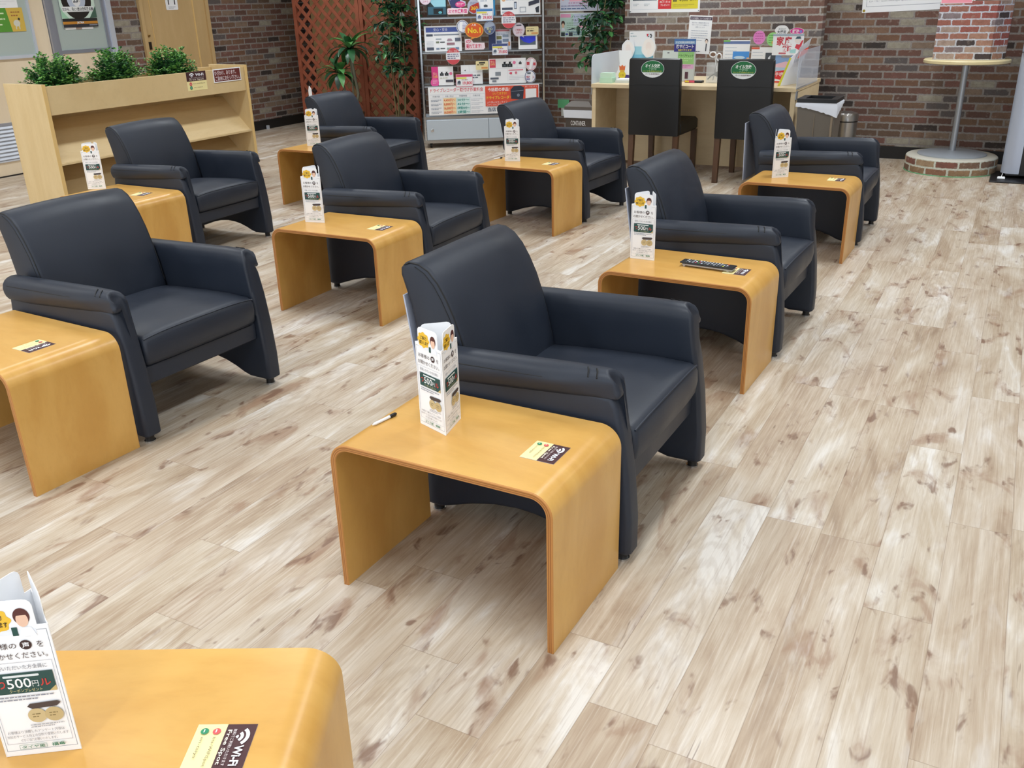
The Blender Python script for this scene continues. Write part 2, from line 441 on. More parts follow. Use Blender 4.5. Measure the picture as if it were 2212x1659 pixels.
# ---------------------------------------------------------------- the setting
XL, YB, YA, ZC = -8.75, 9.65, 11.0, 2.75
struct(MB().box(-9.2, 4.2, -3.5, 11.2, -.1, 0, FLOOR).build('floor'))
struct(MB().box(-9.2, 4.2, -3.5, 11.2, ZC, ZC+.08, CEIL).build('ceiling'))
struct(MB().box(-6.38, 4.2, YB, YB+.1, 0, ZC, BR_X).build('wall_back'))
struct(MB().box(-6.48, -6.38, YB+.1, YA, 0, ZC, BR_Y).build('wall_left'))
struct(MB().box(XL-.1, -6.38, YA, YA+.1, 0, ZC, BR_X).build('wall_back'))
struct(MB().box(XL-.1, XL, 7.235, YA, 0, ZC, BR_Y).build('wall_left'))
struct(MB().box(XL-.1, XL, -3.5, 6.44, 0, ZC, WALLWOOD).build('wall_left'))
struct(MB().box(XL-.1, XL-.02, 6.44, 7.235, 0, ZC, WALLWOOD).build('wall_left'))
struct(MB().box(4.0, 4.1, -3.5, YB, 0, ZC, mat('plain_wall', (228, 226, 222), .7)).build('wall_right'))
struct(MB().box(-3.765, -1.775, 9.5, YB, 0, ZC, BR_PIL).build('wall_pillar'))
struct(MB().box(-6.36, -3.77, YB-.012, YB, 0, .115, BASEB).box(-1.77, 4.0, YB-.012, YB, 0, .115, BASEB).build('baseboard_back'))
struct(MB().box(XL, XL+.012, 8.63, YA, 0, .115, BASEB).build('baseboard_left'))
struct(MB().box(XL, XL+.010, -3.5, 6.44, .0, .012, BASEB).build('trim_1'))

# window in the panelled wall (pane with leaflets behind it) and the glazed sash door
w1 = bpy.data.objects.new('window_1', None); COL.objects.link(w1); struct(w1)
mb = MB()
mb.box(XL, XL+.02, 5.05, 6.275, 1.085, 1.115, ALU_L).box(XL, XL+.02, 6.25, 6.275, 1.115, 2.3, ALU_L).box(XL, XL+.02, 5.05, 5.075, 1.115, 2.3, ALU_L)
mb.build('window_frame', w1)
MB().box(XL, XL+.006, 5.075, 6.25, 1.115, 2.3, FROST).build('pane', w1)
d1 = bpy.data.objects.new('door_1', None); COL.objects.link(d1); struct(d1)
mb = MB()
mb.box(XL-.02, XL+.03, 6.445, 6.50, 0, 2.2, ALU).box(XL-.02, XL+.03, 7.17, 7.23, 0, 2.2, ALU_L).box(XL-.02, XL+.03, 6.5, 7.17, 2.14, 2.2, ALU)
mb.build('door_frame', d1)
mb = MB()
mb.box(XL-.02, XL+.012, 6.50, 6.545, .02, 2.14, ALU).box(XL-.02, XL+.012, 7.125, 7.17, .02, 2.14, ALU).box(XL-.02, XL+.012, 6.545, 7.125, 1.095, 1.13, ALU)
mb.box(XL-.02, XL+.006, 6.545, 7.125, .02, 1.095, WALLWOOD)
mb.build('door_leaf', d1)
MB().box(XL-.02, XL-.002, 6.545, 7.125, 1.13, 2.14, FROST).build('pane', d1)
d2 = bpy.data.objects.new('door_2', None); COL.objects.link(d2); struct(d2)
mb = MB()
mb.box(XL-.01, XL+.035, 7.60, 7.645, 0, 2.2, DOORTAN).box(XL-.01, XL+.035, 8.575, 8.625, 0, 2.2, DOORTAN)
mb.build('door_frame', d2)
mb = MB().box(XL, XL+.012, 7.645, 8.575, 0, 2.2, DOORTAN)
mb.box(XL+.012, XL+.017, 7.755, 7.762, 0, 2.2, BEECH_EDGE).box(XL+.012, XL+.018, 8.385, 8.402, 0, 2.2, BEECH_EDGE)
mb.build('door_leaf', d2)
dh = MB().box(XL+.012, XL+.02, 7.665, 7.70, 1.08, 1.16, mat('dark_bronze', (70, 62, 56), .4, .6)).build('handle_plate', d2)
MB().lathe([(.014, 0), (.014, .01), (.008, .014)], mat('brass_lock', (150, 120, 70), .35, .8), Matrix.Translation((XL+.012, 7.685, 1.225)) @ Matrix.Rotation(PI/2, 4, 'Y')).build('lock', d2)

# floor vent in the panelled wall
lv = thing('louvre_vent', 'silver louvred vent low on the cream panelled wall at the left edge', 'vent', (XL, 5.5, .14))
mb = MB().box(0, .012, -.36, .345, 0, .015, ALU_L).box(0, .012, -.36, .345, .34, .365, ALU).box(0, .012, .325, .345, .015, .34, ALU).box(0, .012, -.36, -.34, .015, .34, ALU).box(0, .002, -.34, .325, .015, .34, ALU)
mb.build('frame', lv)
mb = MB()
for i in range(9):
    z = .022 + i*.036
    mb.add([(.002, -.34, z+.03), (.016, -.34, z), (.016, .325, z), (.002, .325, z+.03), (.002, -.34, z+.033), (.016, -.34, z+.005), (.016, .325, z+.005), (.002, .325, z+.033)],
           [(0, 3, 2, 1), (4, 5, 6, 7), (1, 2, 6, 5), (0, 4, 7, 3)], ALU_L)
mb.build('slats', lv)

# ---------------------------------------------------------------- ceiling lights
lamp_white = mat('lamp_diffuser', (255, 255, 255), .5)
lb = lamp_white.node_tree.nodes['Principled BSDF']
lb.inputs['Emission Color'].default_value = (1, 1, 1, 1); lb.inputs['Emission Strength'].default_value = 2.0
n = 0
for iu, u in enumerate((-7.4, -5.2, -3.0, -.8, 1.4)):
    for iv, v in enumerate((-1.2, 1.2, 3.6, 6.0, 8.4)):
        f = thing('ceiling_light', 'white ceiling light fitting outside the photo', 'lamp', (u, v, ZC), 0, 'ceiling light fittings')
        MB().box(-.16, .16, -.64, .64, -.05, 0, CEIL).build('housing', f)
        MB().box(-.13, .13, -.62, .62, -.056, -.05, lamp_white).build('diffuser', f)
        L = bpy.data.lights.new('ceiling_lamp', 'AREA'); L.shape = 'RECTANGLE'; L.size = .26; L.size_y = 1.24
        L.spread = math.radians(132); L.energy = 16.5; L.color = (.90, .96, 1.0)
        lo = bpy.data.objects.new('lamp', L); COL.objects.link(lo); lo.parent = f; lo.location = (0, 0, -.06)
wd = bpy.data.worlds.new('daylight'); SC.world = wd; wd.use_nodes = True
bg = wd.node_tree.nodes['Background']; bg.inputs[0].default_value = (.82, .91, 1.0, 1); bg.inputs[1].default_value = 2.0

# ---------------------------------------------------------------- armchair
def make_chair(label):
    t = thing('armchair', label, 'armchair', group='dark grey armchairs in the waiting area')
    PW = .355; PI0 = .282
    side = [(-.342, .03), (-.288, .027), (-.23, .046), (-.17, .066), (-.09, .084), (-.01, .091), (.05, .087), (.10, .078), (.16, .058), (.205, .038), (.24, .028),
            (.345, .028), (.357, .036), (.357, .14), (.345, .28), (.328, .40), (.308, .49), (.292, .52), (.20, .53), (-.25, .525), (-.322, .515), (-.342, .40), (-.348, .2)]
    for sgn in (-1, 1):
        y0, y1 = (-PW, -PI0) if sgn < 0 else (PI0, PW)
        MB().slab(side, y0, y1, .016, LEATHER, mid=2).build('side_panel', t, 35)
        # upholstered arm: smooth inner face, padded overhang on the outside
        sec = [(0, .32), (0, .42), (0, .50), (.001, .540), (.005, .562), (.013, .577), (.027, .586), (.046, .588), (.062, .584), (.077, .573), (.087, .556), (.091, .535),
               (.0895, .512), (.0845, .494), (.077, .483), (.068, .479), (.045, .479), (.03, .40), (.02, .32)]
        XF = [(.32, .341), (.40, .332), (.48, .313), (.515, .3045), (.55, .305), (.568, .301), (.58, .288), (.59, .272)]
        def xf(z):
            for (z0, x0), (z1, x1) in zip(XF, XF[1:]):
                if z <= z1: return x0+(x1-x0)*max(0, (z-z0)/(z1-z0))
            return XF[-1][1]
        N = len(sec); vs = []; fs = []; yc = sgn*(PI0+PW)/2; st = []
        for k in range(5): a = PI/2*k/4; st.append((-.335, .014*(1-math.cos(a)), .014*(1-math.sin(a)), 0))
        for k in range(1, 12): st.append((None, k/12, 0, 0))
        for k in range(4, -1, -1): a = PI/2*k/4; st.append((1, -.014*(1-math.cos(a)), .014*(1-math.sin(a)), 0))
        for b0, off, ins, _ in st:
            for o_, z in sec:
                g = 1-ins/.045; oo = .045+(o_-.045)*g; zz = .53+(z-.53)*(g if z > .475 else 1)
                X = xf(z)+(.001 if z > .475 else -.006)
                x = b0+off if b0 == -.335 else (X+off if b0 == 1 else -.321+(X-.014+.321)*off)
                zz += max(0, min(.034, .034*(x+.19)/.49))*max(0, min(1, (.562-z)/.05))*(1 if z > .476 and o_ > .04 else 0)
                zz -= .018*max(0, (z-.50)/.09)*(1-max(0, min(1, (x+.33)/.5)))        # a little lower toward the back
                if o_ > .073:                                        # the overhang dies out into the front corner
                    w = max(0, min(1, (x-.10)/.19)); w = w*w*(3-2*w); oo -= (o_-.0735)*w*.95
                vs.append((x, sgn*(PI0-.002+oo), zz))
        S = len(st)
        for j in range(S-1):
            for k in range(N):
                q = (j*N+k, j*N+(k+1) % N, (j+1)*N+(k+1) % N, (j+1)*N+k); fs.append(q if sgn < 0 else q[::-1])
        fs.append(tuple(range(N))[::(1 if sgn > 0 else -1)]); fs.append(tuple((S-1)*N+k for k in range(N))[::(-1 if sgn > 0 else 1)])
        MB().add(vs, fs, LEATHER).build('armrest', t, 50)
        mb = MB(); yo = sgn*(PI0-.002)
        mb.tube([(x, yo+sgn*(.0878-(.0135 if x > .24 else .009 if x > .19 else 0)), .553-.012*max(0, (.17-x)/.5)) for x in (-.30, -.15, 0, .09)], .0016, SEAM_CREASE, n=5)
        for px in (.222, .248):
            mb.tube([(px-.010, yo+sgn*.052, .5885), (px-.003, yo+sgn*.064, .5845), (px, yo+sgn*.0765, .570)], .0024, SEAM_CREASE, n=5)  # pleat creases: their shade drawn as dark tubes
        mb.build('arm_seam_creases', t, 60)
    # leaning backrest with a rolled top
    front = [(-.175, .33), (-.190, .42), (-.208, .50), (-.228, .575), (-.252, .645), (-.278, .70), (-.305, .745), (-.335, .778), (-.368, .796), (-.40, .799)]
    back = [(-.425, .792), (-.440, .776), (-.441, .755), (-.430, .72), (-.412, .66), (-.392, .56), (-.375, .45), (-.360, .33), (-.352, .20), (-.348, .12), (-.30, .12), (-.22, .22)]
    HB = .272
    def crown(x, z, u):
        k = max(0.0, 1-u*u)
        if z > .30 and x > -.41 + max(0, .72-z)*.3 and (x, z) in FS: return (.014*k, .012*k if z > .7 else 0)
        return (0, 0)
    FS = set(front)
    MB().slab(front+back, -HB, HB, .016, LEATHER, mid=10, crown=crown).build('backrest', t, 45)
    for sgn in (-1, 1):
        mb = MB()
        pts = [(x-.004, sgn*(HB-.0035), z-.003) for x, z in front[1:]] + [(-.424, sgn*(HB-.004), .787)]
        mb.tube(pts, .0022, SEAM_CREASE, n=5)
        mb.tube([(x-.016, sgn*(HB+.0004), z-.010) for x, z in front[1:-1]], .0012, SEAM_CREASE, n=5)
        mb.build('back_piping', t, 60)
    # seat cushion, its piping, the frame under it
    seat = [(-.20, .30), (.0, .292), (.300, .286), (.322, .290), (.333, .304), (.339, .345), (.337, .378), (.328, .394), (.308, .402), (.20, .406), (.05, .402), (-.10, .394), (-.20, .386)]
    def sc(x, z, u):
        k = max(0.0, 1-u*u*u*u)
        if z > .36: return (.006*k if x > .3 else 0, .014*k)
        if x > .28: return (.008*k, 0)
        return (0, 0)
    MB().slab(seat, -.278, .278, .018, LEATHER, mid=10, crown=sc).build('seat_cushion', t, 50)
    mb = MB(); mb.tube([(.330+.006*(1-(y/.278)**4), y, .3935+.013*(1-(y/.278)**4)) for y in [-.272+.544*i/14 for i in range(15)]], .0028, LEATHER, n=6)
    mb.build('seat_piping', t, 60)
    MB().box(-.30, .318, -.284, .284, .213, .288, LEATHER, bev=.006).build('seat_frame', t)
    for x in (-.315, .322):
        for y in (-.3185, .3185):
            mb = MB().lathe([(.021, 0), (.021, .006)], CHROME, Matrix.Translation((x, y, 0)), 16)
            mb.lathe([(.017, .006), (.017, .036)], FOOT_B, Matrix.Translation((x, y, 0)), 16)
            mb.build('foot', t, 40)
    return t
TB = dict(T1=(-1.134, 1.864, -.5), T2=(-3.002, 3.722, .9), T3=(-1.130, 3.662, -1.4), T4=(-1.119, 5.827, -.6), T5=(-3.001, 5.776, -3.1),
          T6=(-4.878, 5.879, 0.), T7=(-4.885, 3.87, 0.), T8=(-3.038, 1.815, -2.4))
CL = dict(T1='dark grey front-row armchair beside the table whose paper stand shows two faces',
          T8='dark grey front-row armchair beside the table without a paper stand',
          T3='dark grey armchair behind the table that carries the remote control',
          T4='dark grey armchair farthest right, in front of the right-hand black waste bin',
          T2='dark grey armchair in the middle of the seating, second row',
          T5='dark grey armchair in front of the display rack, left of the two tall black chairs',
          T6='dark grey armchair farthest back, in front of the orange lattice screen',
          T7='dark grey armchair in front of the pale wooden planter shelf')
def at(k, dx, dy):
    x, y, a = TB[k]; a = math.radians(a)
    return (x+math.cos(a)*dx-math.sin(a)*dy, y+math.sin(a)*dx+math.cos(a)*dy)
chair0 = make_chair(CL['T1']); p = at('T1', 0, .583)
chair0.location = (*p, 0); chair0.rotation_euler = (0, 0, math.radians(TB['T1'][2]))
for k in ('T8', 'T3', 'T4', 'T2', 'T5', 'T6', 'T7'):
    dup(chair0, (*at(k, 0, .583), 0), math.radians(TB[k][2]), CL[k])

# file boards hung behind some backrests
FILEM = mat('file_board', (176, 184, 204), .4)
def file_board(k, label, z0, z1, xb, xt, ya):
    x, y = at(k, 0, .583)
    o = MB().add([(xb, ya, z0), (xb, .02, z0), (xt, .02, z1), (xt, ya, z1), (xb-.005, ya, z0), (xb-.005, .02, z0), (xt-.005, .02, z1), (xt-.005, ya, z1)],
                 [(0, 1, 2, 3), (7, 6, 5, 4), (0, 4, 5, 1), (2, 6, 7, 3), (1, 5, 6, 2), (3, 7, 4, 0)], FILEM).build('file_board')
    o.location = (x, y, 0); o.rotation_euler = (0, 0, math.radians(TB[k][2]))
    return tag(o, label, 'file board', 'file boards hung behind armchair backs')
file_board('T1', 'grey file board behind the nearest armchair, only its edge showing left of the backrest', .44, .69, -.398, -.434, -.266)
file_board('T3', 'grey file board behind the armchair by the remote control table', .44, .69, -.398, -.434, -.266)
file_board('T4', 'large grey file board hanging behind the farthest right armchair', .36, .73, -.440, -.450, -.285)
x, y = at('T6', 0, .583)
o = MB().prism([(-.05, 0), (.06, 0), (.045, .17), (-.02, .19), (-.055, .15)], -.001, .001, WHITE).build('paper_slip', M=upright(x-.475, y-.14, .68, math.radians(-35)))
tag(o, 'white paper slip sticking up behind the farthest back armchair', 'paper')

# ---------------------------------------------------------------- wifi sticker artwork (own frame: x right, y up)
def wifi_els(w, h):
    e = [('r', 0, h*.5, w, h*.5, '#46262a'), ('r', 0, 0, w, h*.5, '#f3e6a8')]
    cx, cy = w*.27, h*.70
    a0, a1 = math.radians(40), math.radians(140)
    for r0, r1 in ((0.0, .035), (.055, .09), (.115, .155)):
        e.append(('arc', cx, cy, r0*h*1.5, r1*h*1.5, a0, a1, '#f2f6ff'))
    e += [('T', w*.46, h*.755, w*.88, h*.90, 'Wi-Fi', '#f2f6ff', .03),
          ('T', w*.12, h*.635, w*.88, h*.695, '無料でご利用いただけます', '#e6dcdc'),
          ('T', w*.14, h*.525, w*.86, h*.615, 'Free Spot', '#f6efe0', .01),
          ('e', w*.17, h*.36, w*.065, w*.065, '#d8585a'), ('T', w*.30, h*.325, w*.90, h*.39, 'bts-WiFiSpot', '#7a6a50'),
          ('e', w*.17, h*.16, w*.065, w*.065, '#2b8a62'), ('T', w*.30, h*.125, w*.74, h*.185, 'en-taiya', '#7a6a50'),
          ('r', w*.135, h*.345, w*.07, h*.02, '#f6e2d8'), ('r', w*.135, h*.145, w*.07, h*.02, '#d8ece0')]
    return e

# ---------------------------------------------------------------- bentwood side table
def make_table(label):
    W, D, H, T, R = .662, .4228, .45, .018, .062
    pts = []
    def prof(off):
        r = R-off; x = W/2-off; h = H-off; q = [(-x, 0)]
        q += [(-W/2+R-r*math.cos(a), H-R+r*math.sin(a)) for a in [PI/2*k/10 for k in range(11)]]
        q += [(-.15, h), (0, h), (.15, h)]
        q += [(W/2-R+r*math.sin(a), H-R+r*math.cos(a)) for a in [PI/2*k/10 for k in range(11)]]
        return q + [(x, 0)]
    t = None
    mb = MB(); O, I = prof(0), prof(T); n = len(O); c = .0025
    Oc, Ic = prof(c), prof(T-c)
    def strip(A, ya, B, yb, m, flip=False):
        vs = [(x, ya, z) for x, z in A] + [(x, yb, z) for x, z in B]
        fs = [(i, i+1, n+i+1, n+i) for i in range(n-1)]
        mb.add(vs, [f[::-1] for f in fs] if flip else fs, m)
    ya, yb = -D/2, D/2
    strip(O, ya+c, O, yb-c, HONEY); strip(I, ya+c, I, yb-c, HONEY, True)
    for y, yc, fl in ((ya, ya+c, True), (yb, yb-c, False)):
        strip(O, yc, Oc, y, PLY_L, fl); strip(I, yc, Ic, y, PLY_L, not fl)
        L = [prof(c+(T-2*c)*k/5) for k in range(6)]
        for k in range(5): strip(L[k], y, L[k+1], y, PLY_D if k % 2 else PLY_L, fl)
    for s in (-1, 1):
        mb.add([(s*W/2, ya, 0), (s*W/2, yb, 0), (s*(W/2-T), yb, 0), (s*(W/2-T), ya, 0)], [(0, 1, 2, 3)], PLY_D)
    o = mb.build('side_table', smooth=50)
    return tag(o, label, 'side table', 'bentwood side tables between the armchairs')
TL = dict(T1='honey bentwood side table with a two-faced paper stand and a white pen',
          T8='honey bentwood side table beside an armchair, without a paper stand on it',
          T3='honey bentwood side table with a black remote control on it',
          T4='honey bentwood side table farthest right, beside the rightmost armchair',
          T2='honey bentwood side table left of the nearest armchair, second row middle',
          T5='honey bentwood side table in front of the display rack, beside its armchair',
          T6='honey bentwood side table mostly hidden behind an armchair, toward the lattice screen',
          T7='honey bentwood side table beside the armchair at the planter shelf')
table0 = make_table(TL['T1'])
card0 = sign('wifi_sticker', None, None, .10, .096, wifi_els(.10, .096),
             Matrix.Translation((.165, .036, .4507)) @ Matrix.Rotation(-PI/2, 4, 'Z'), t=.0004, parent=table0)
def place_table(o, k, x, y, a):
    o.location = (x, y, 0); o.rotation_euler = (0, 0, a)
place_table(table0, 'T1', TB['T1'][0], TB['T1'][1], math.radians(TB['T1'][2]))
card_pos = dict(T2=(.165, .0), T3=(.155, .003), T4=(.152, .046), T5=(.137, .016), T6=(.16, .0), T7=(.10, .01), T8=(.128, -.007))
for k in ('T8', 'T3', 'T4', 'T2', 'T5', 'T6', 'T7'):
    x, y, a = TB[k]; o = dup(table0, (x, y, 0), math.radians(a), TL[k])
    dx, dy = card_pos[k]
    for ch in o.children: ch.matrix_basis = Matrix.Translation((dx, dy+.05, .4507)) @ Matrix.Rotation(-PI/2+(.25 if k in ('T7',) else 0), 4, 'Z')
A9 = math.radians(27.6); c9, s9 = math.cos(A9), math.sin(A9)
T9 = (-.92-(c9*.331-s9*.2114), 1.008-(s9*.331+c9*.2114))
o = dup(table0, (*T9, 0), A9, 'honey bentwood side table standing askew with no armchair behind it, nearest of all')
for ch in o.children: ch.matrix_basis = Matrix.Translation((.139, .0213, .4507)) @ Matrix.Rotation(-PI/2, 4, 'Z')

# ---------------------------------------------------------------- triangular paper stands
STANDW = mat('stand_card', (250, 251, 254), .5)
def make_stand(label):
    t = thing('paper_stand', label, 'table sign', group='triangular paper stands on the side tables')
    S, H, HT, th = .112, .240, .285, .0012
    ins = S/(2*math.sqrt(3))
    tab = [(.12*S, H), (.12*S, HT-.012)] + [(.12*S+.012-.012*math.cos(a), HT-.012+.012*math.sin(a)) for a in (PI/6, PI/3, PI/2)] + \
          [(.86*S-.012+.012*math.sin(a), HT-.012+.012*math.cos(a)) for a in (0, PI/6, PI/3, PI/2)] + [(.86*S, H)]
    shape = [(0, 0), (S, 0), (S, H)] + tab[::-1] + [(0, H)]
    body, art, let = MB(), MB(), MB()
    w = S
    els = [('o', .035*w, .010, .93*w, .222, .0006, '#7f8694'), ('r', .14*w, .226, .70*w, .008, '#f0f4fc'),
           ('w', .34*w, .252, .024, .021, '#f2c33a'), ('T', .22*w, .253, .46*w, .263, 'ご協力', '#3a2a18', .02), ('T', .17*w, .240, .51*w, .250, 'お願いします', '#3a2a18', .02),
           ('e', .70*w, .257, .0115, .0145, '#5a2c28'), ('e', .70*w, .251, .0085, .0125, '#efc7ae'), ('p', [(.70*w-.0105, .259), (.70*w+.0105, .259), (.70*w+.006, .266), (.70*w-.006, .266)], '#5a2c28'),
           ('p', [(.62*w, .222), (.84*w, .222), (.79*w, .238), (.66*w, .238)], '#f6f9ff'), ('r', .54*w, .224, .008, .015, '#1f4d47'),
           ('T', .11*w, .2015, .54*w, .2125, 'お客様の', '#4a3a3a'), ('e', .66*w, .207, .0085, .0085, '#3a2222'), ('T', .615*w, .202, .705*w, .212, '声', '#f4f4f8', .02), ('T', .80*w, .2015, .88*w, .2125, 'を', '#4a3a3a'),
           ('T', .09*w, .183, .90*w, .194, 'お聞かせください。', '#4a3a3a'),
           ('o', .07*w, .024, .86*w, .153, .0005, '#9aa0b0'),
           ('T', .15*w, .164, .85*w, .172, '回答いただいた方全員に', '#7b7f8c'),
           ('p', [(.12*w, .120), (.80*w, .120), (.90*w, .130), (.90*w, .158), (.20*w, .158), (.12*w, .150)], '#1f4a48'),
           ('p', [(.80*w, .120), (.90*w, .120), (.90*w, .130)], '#c9b37a'), ('p', [(.12*w, .150), (.20*w, .158), (.12*w, .158)], '#6a6f74'),
           ('r', .26*w, .150, .46*w, .004, '#dfe6e8', .0015),
           ('T', .17*w, .131, .27*w, .145, 'つ', '#c8403c', .02), ('T', .29*w, .130, .60*w, .148, '500', '#f2f4f6', .01), ('T', .61*w, .131, .69*w, .142, '円', '#f2f4f6'), ('T', .71*w, .131, .85*w, .144, 'ル', '#c8403c', .02),
           ('T', .30*w, .1225, .72*w, .1285, 'クーポンプレゼント', '#d9cf9a'),
           ('b', .14*w, .113, .70*w, 2, .0055, .0022, '#8d92a0'),
           ('p', [(.46*w, .094), (.50*w, .099), (.86*w, .101), (.90*w, .097), (.84*w, .091), (.52*w, .089)], '#4a4040'),
           ('e', .56*w, .076, .0135, .0135, '#cdb98c'), ('e', .78*w, .076, .0135, .0135, '#c6b182'),
           ('b', .50*w, .078, .11*w, 2, .005, .002, '#8a7850'), ('b', .72*w, .078, .11*w, 2, .005, .002, '#8a7850'),
           ('b', .44*w, .058, .44*w, 2, .004, .0016, '#a6aab4'),
           ('T', .12*w, .0445, .86*w, .0500, 'お客様より頂戴したアンケート内容は', '#7b7f8c'), ('T', .10*w, .0365, .90*w, .0420, '当社のサービス向上の目的で使用いたします', '#7b7f8c'), ('T', .26*w, .0285, .74*w, .0340, 'ぜひご協力お願いいたします。', '#7b7f8c'),
           ('o', .22*w, .0135, .36*w, .0085, .0004, '#2e7d5e'), ('T', .25*w, .0146, .55*w, .0208, 'タイヤ館', '#2e7d5e', .01), ('T', .64*w, .0146, .82*w, .0212, '福島', '#2e7d5e', .02)]
    for i in range(3):
        M = Matrix.Rotation(2*PI/3*i, 4, 'Z') @ Matrix.Translation((-S/2, -ins, 0)) @ Matrix.Rotation(PI/2, 4, 'X')
        body.prism(shape, -th, 0, STANDW, M)
        paint(els, art, let, .0003, .00006, M)
    body.build('folded_card', t); art.build('printed_artwork', t); let.build('lettering', t)
    return t
SL = dict(T1='white triangular paper stand on the nearest table, two printed faces in view',
          T2='white triangular paper stand on the second row middle table',
          T3='white triangular paper stand on the table with the remote control',
          T4='white triangular paper stand on the farthest right table',
          T5='white triangular paper stand on the table in front of the display rack',
          T6='white triangular paper stand on the mostly hidden table near the lattice screen',
          T7='white triangular paper stand at the planter shelf, rising behind a backrest',
          T9='white triangular paper stand on the askew table without an armchair')
def spos(a, b):
    ang = math.atan2(b[1]-a[1], b[0]-a[0]); mx, my = (a[0]+b[0])/2, (a[1]+b[1])/2
    ins = .112/(2*math.sqrt(3)); return (mx-math.sin(ang)*ins, my+math.cos(ang)*ins, .4505), ang
stand0 = make_stand(SL['T1'])
l, a = spos((-1.306, 1.857), (-1.202, 1.820)); stand0.location = l; stand0.rotation_euler = (0, 0, a)
for k, A, B in (('T2', (-3.242, 3.680), (-3.131, 3.706)), ('T3', (-1.405, 3.682), (-1.298, 3.682)), ('T4', (-1.290, 5.785), (-1.207, 5.859)), ('T5', (-3.176, 5.772), (-3.066, 5.798)),
                ('T6', (-5.060, 5.872), (-4.960, 5.922)), ('T7', (-5.190, 3.872), (-5.098, 3.936)), ('T9', (-1.221, .564), (-1.129, .630))):
    l, a = spos(A, B); dup(stand0, l, a, SL[k])

# ---------------------------------------------------------------- remote control, pens
rm = thing('remote_control', 'black and silver remote control lying on a side table', 'remote control', (-1.049, 3.659, .4505), math.radians(-5.3))
MB().box(-.110, .114, -.024, .024, .004, .014, mat('remote_silver', (196, 196, 200), .35, .3), bev=.004).box(-.104, -.096, -.02, .02, 0, .004, mat('remote_silver')).box(.090, .098, -.02, .02, 0, .004, mat('remote_silver')).build('casing', rm)
MB().box(-.118, .118, -.028, .028, .014, .021, BLACK, bev=.003).build('keypad', rm)
mb = MB(); rr = random.Random(3)
for i in range(14):
    for j in range(3):
        x = .085-i*.0135; y = -.016+j*.016
        c = '#c8ced8' if rr.random() > .25 else '#6a7078'
        if i == 0 and j == 2: c = '#d04848'
        if i == 1 and j == 0: c = '#d8e860'
        if i in (9, 10): c = ['#58a860', '#d05070', '#f0f4ff'][(i+j) % 3]
        mb.box(x-.0035, x+.0035, y-.003, y+.003, .021, .0225, ink(c))
mb.build('buttons', rm)
def make_pen(label, loc, rz):
    t = thing('ballpoint_pen', label, 'pen', loc, rz, 'pens at the back edge of the tables')
    R90 = Matrix.Rotation(PI/2, 4, 'Y')
    MB().lathe([(.0015, -.045), (.0042, -.036), (.0045, .02)], mat('pen_white', (226, 230, 236), .3), Matrix.Translation((0, 0, .005)) @ R90, 12).build('barrel', t, 50)
    MB().lathe([(.005, .02), (.005, .042), (.003, .046)], BLACK, Matrix.Translation((0, 0, .005)) @ R90, 12).build('cap', t, 50)
    return t
pen0 = make_pen('white pen with a black end at the back edge of the nearest table', (-1.405, 1.826, .4505), math.radians(80))
dup(pen0, (-3.270, 3.78, .4505), math.radians(80), 'small pen at the back edge of the second row middle table')
dup(pen0, (-3.265, 5.83, .4505), math.radians(75), 'small pen at the back edge of the table before the display rack')

# ---------------------------------------------------------------- planter shelf with plants
PX0, PX1, PY0, PY1, PH = -6.69, -6.25, 4.455, 6.545, 1.02
pl = thing('planter_shelf', 'long pale wooden planter shelf with open magazine ledges, three green plants in its top', 'planter shelf', ((PX0+PX1)/2, (PY0+PY1)/2, 0))
ox, oy = pl.location.x, pl.location.y
def pb(mb, x0, x1, y0, y1, z0, z1, m=BEECH, bev=.002): return mb.box(x0-ox, x1-ox, y0-oy, y1-oy, z0, z1, m, bev=bev)
for y0, y1 in ((PY0, PY0+.03), (PY1-.03, PY1)):
    mb = MB(); pb(mb, PX0, PX1-.003, y0, y1, .02, PH); pb(mb, PX1-.003, PX1, y0, y1, .02, PH, BEECH_EDGE, 0); mb.build('end_panel', pl)
mb = MB(); pb(mb, PX1-.035, PX1-.012, PY0+.03, PY1-.03, .80, 1.003); fascia = mb.build('front_panel', pl)
mb = MB(); pb(mb, PX0+.005, PX0+.025, PY0+.03, PY1-.03, .05, 1.0); mb.build('back_panel', pl)
mb = MB(); pb(mb, PX0+.02, PX1-.035, PY0+.03, PY1-.03, .80, .815); mb.build('trough_floor', pl)
for zt, zb in ((.74, .455), (.38, .095)):
    mb = MB()                                                # sloping ledge: board leaning back plus a front lip
    xa, xb = PX0+.12-ox, PX1-.03-ox; y0, y1 = PY0+.03-oy, PY1-.03-oy
    mb.add([(xb, y0, zb), (xb, y1, zb), (xa, y1, zt), (xa, y0, zt), (xb-.012, y0, zb-.012), (xb-.012, y1, zb-.012), (xa-.014, y1, zt-.006), (xa-.014, y0, zt-.006)],
           [(0, 1, 2, 3), (7, 6, 5, 4), (0, 4, 5, 1), (2, 6, 7, 3)], BEECH)
    mb.box(xb-.012, PX1-ox-.004, y0, y1, zb-.018, zb, BEECH, bev=.002)
    mb.build('magazine_ledge', pl)
mb = MB(); pb(mb, PX0+.02, PX1-.03, PY0+.03, PY1-.03, .05, .07); mb.build('bottom_board', pl)
for x in (PX0+.05, PX1-.05):
    for y in (PY0+.015, PY1-.015): MB().lathe([(.012, 0), (.012, .02)], BLACK, Matrix.Translation((x-ox, y-oy, 0)), 10).build('foot', pl)
Mf = Matrix.Translation((PX1-.0115-ox, 5.828-oy, .852)) @ Matrix.Rotation(PI/2, 4, 'Z') @ Matrix.Rotation(PI/2, 4, 'X')
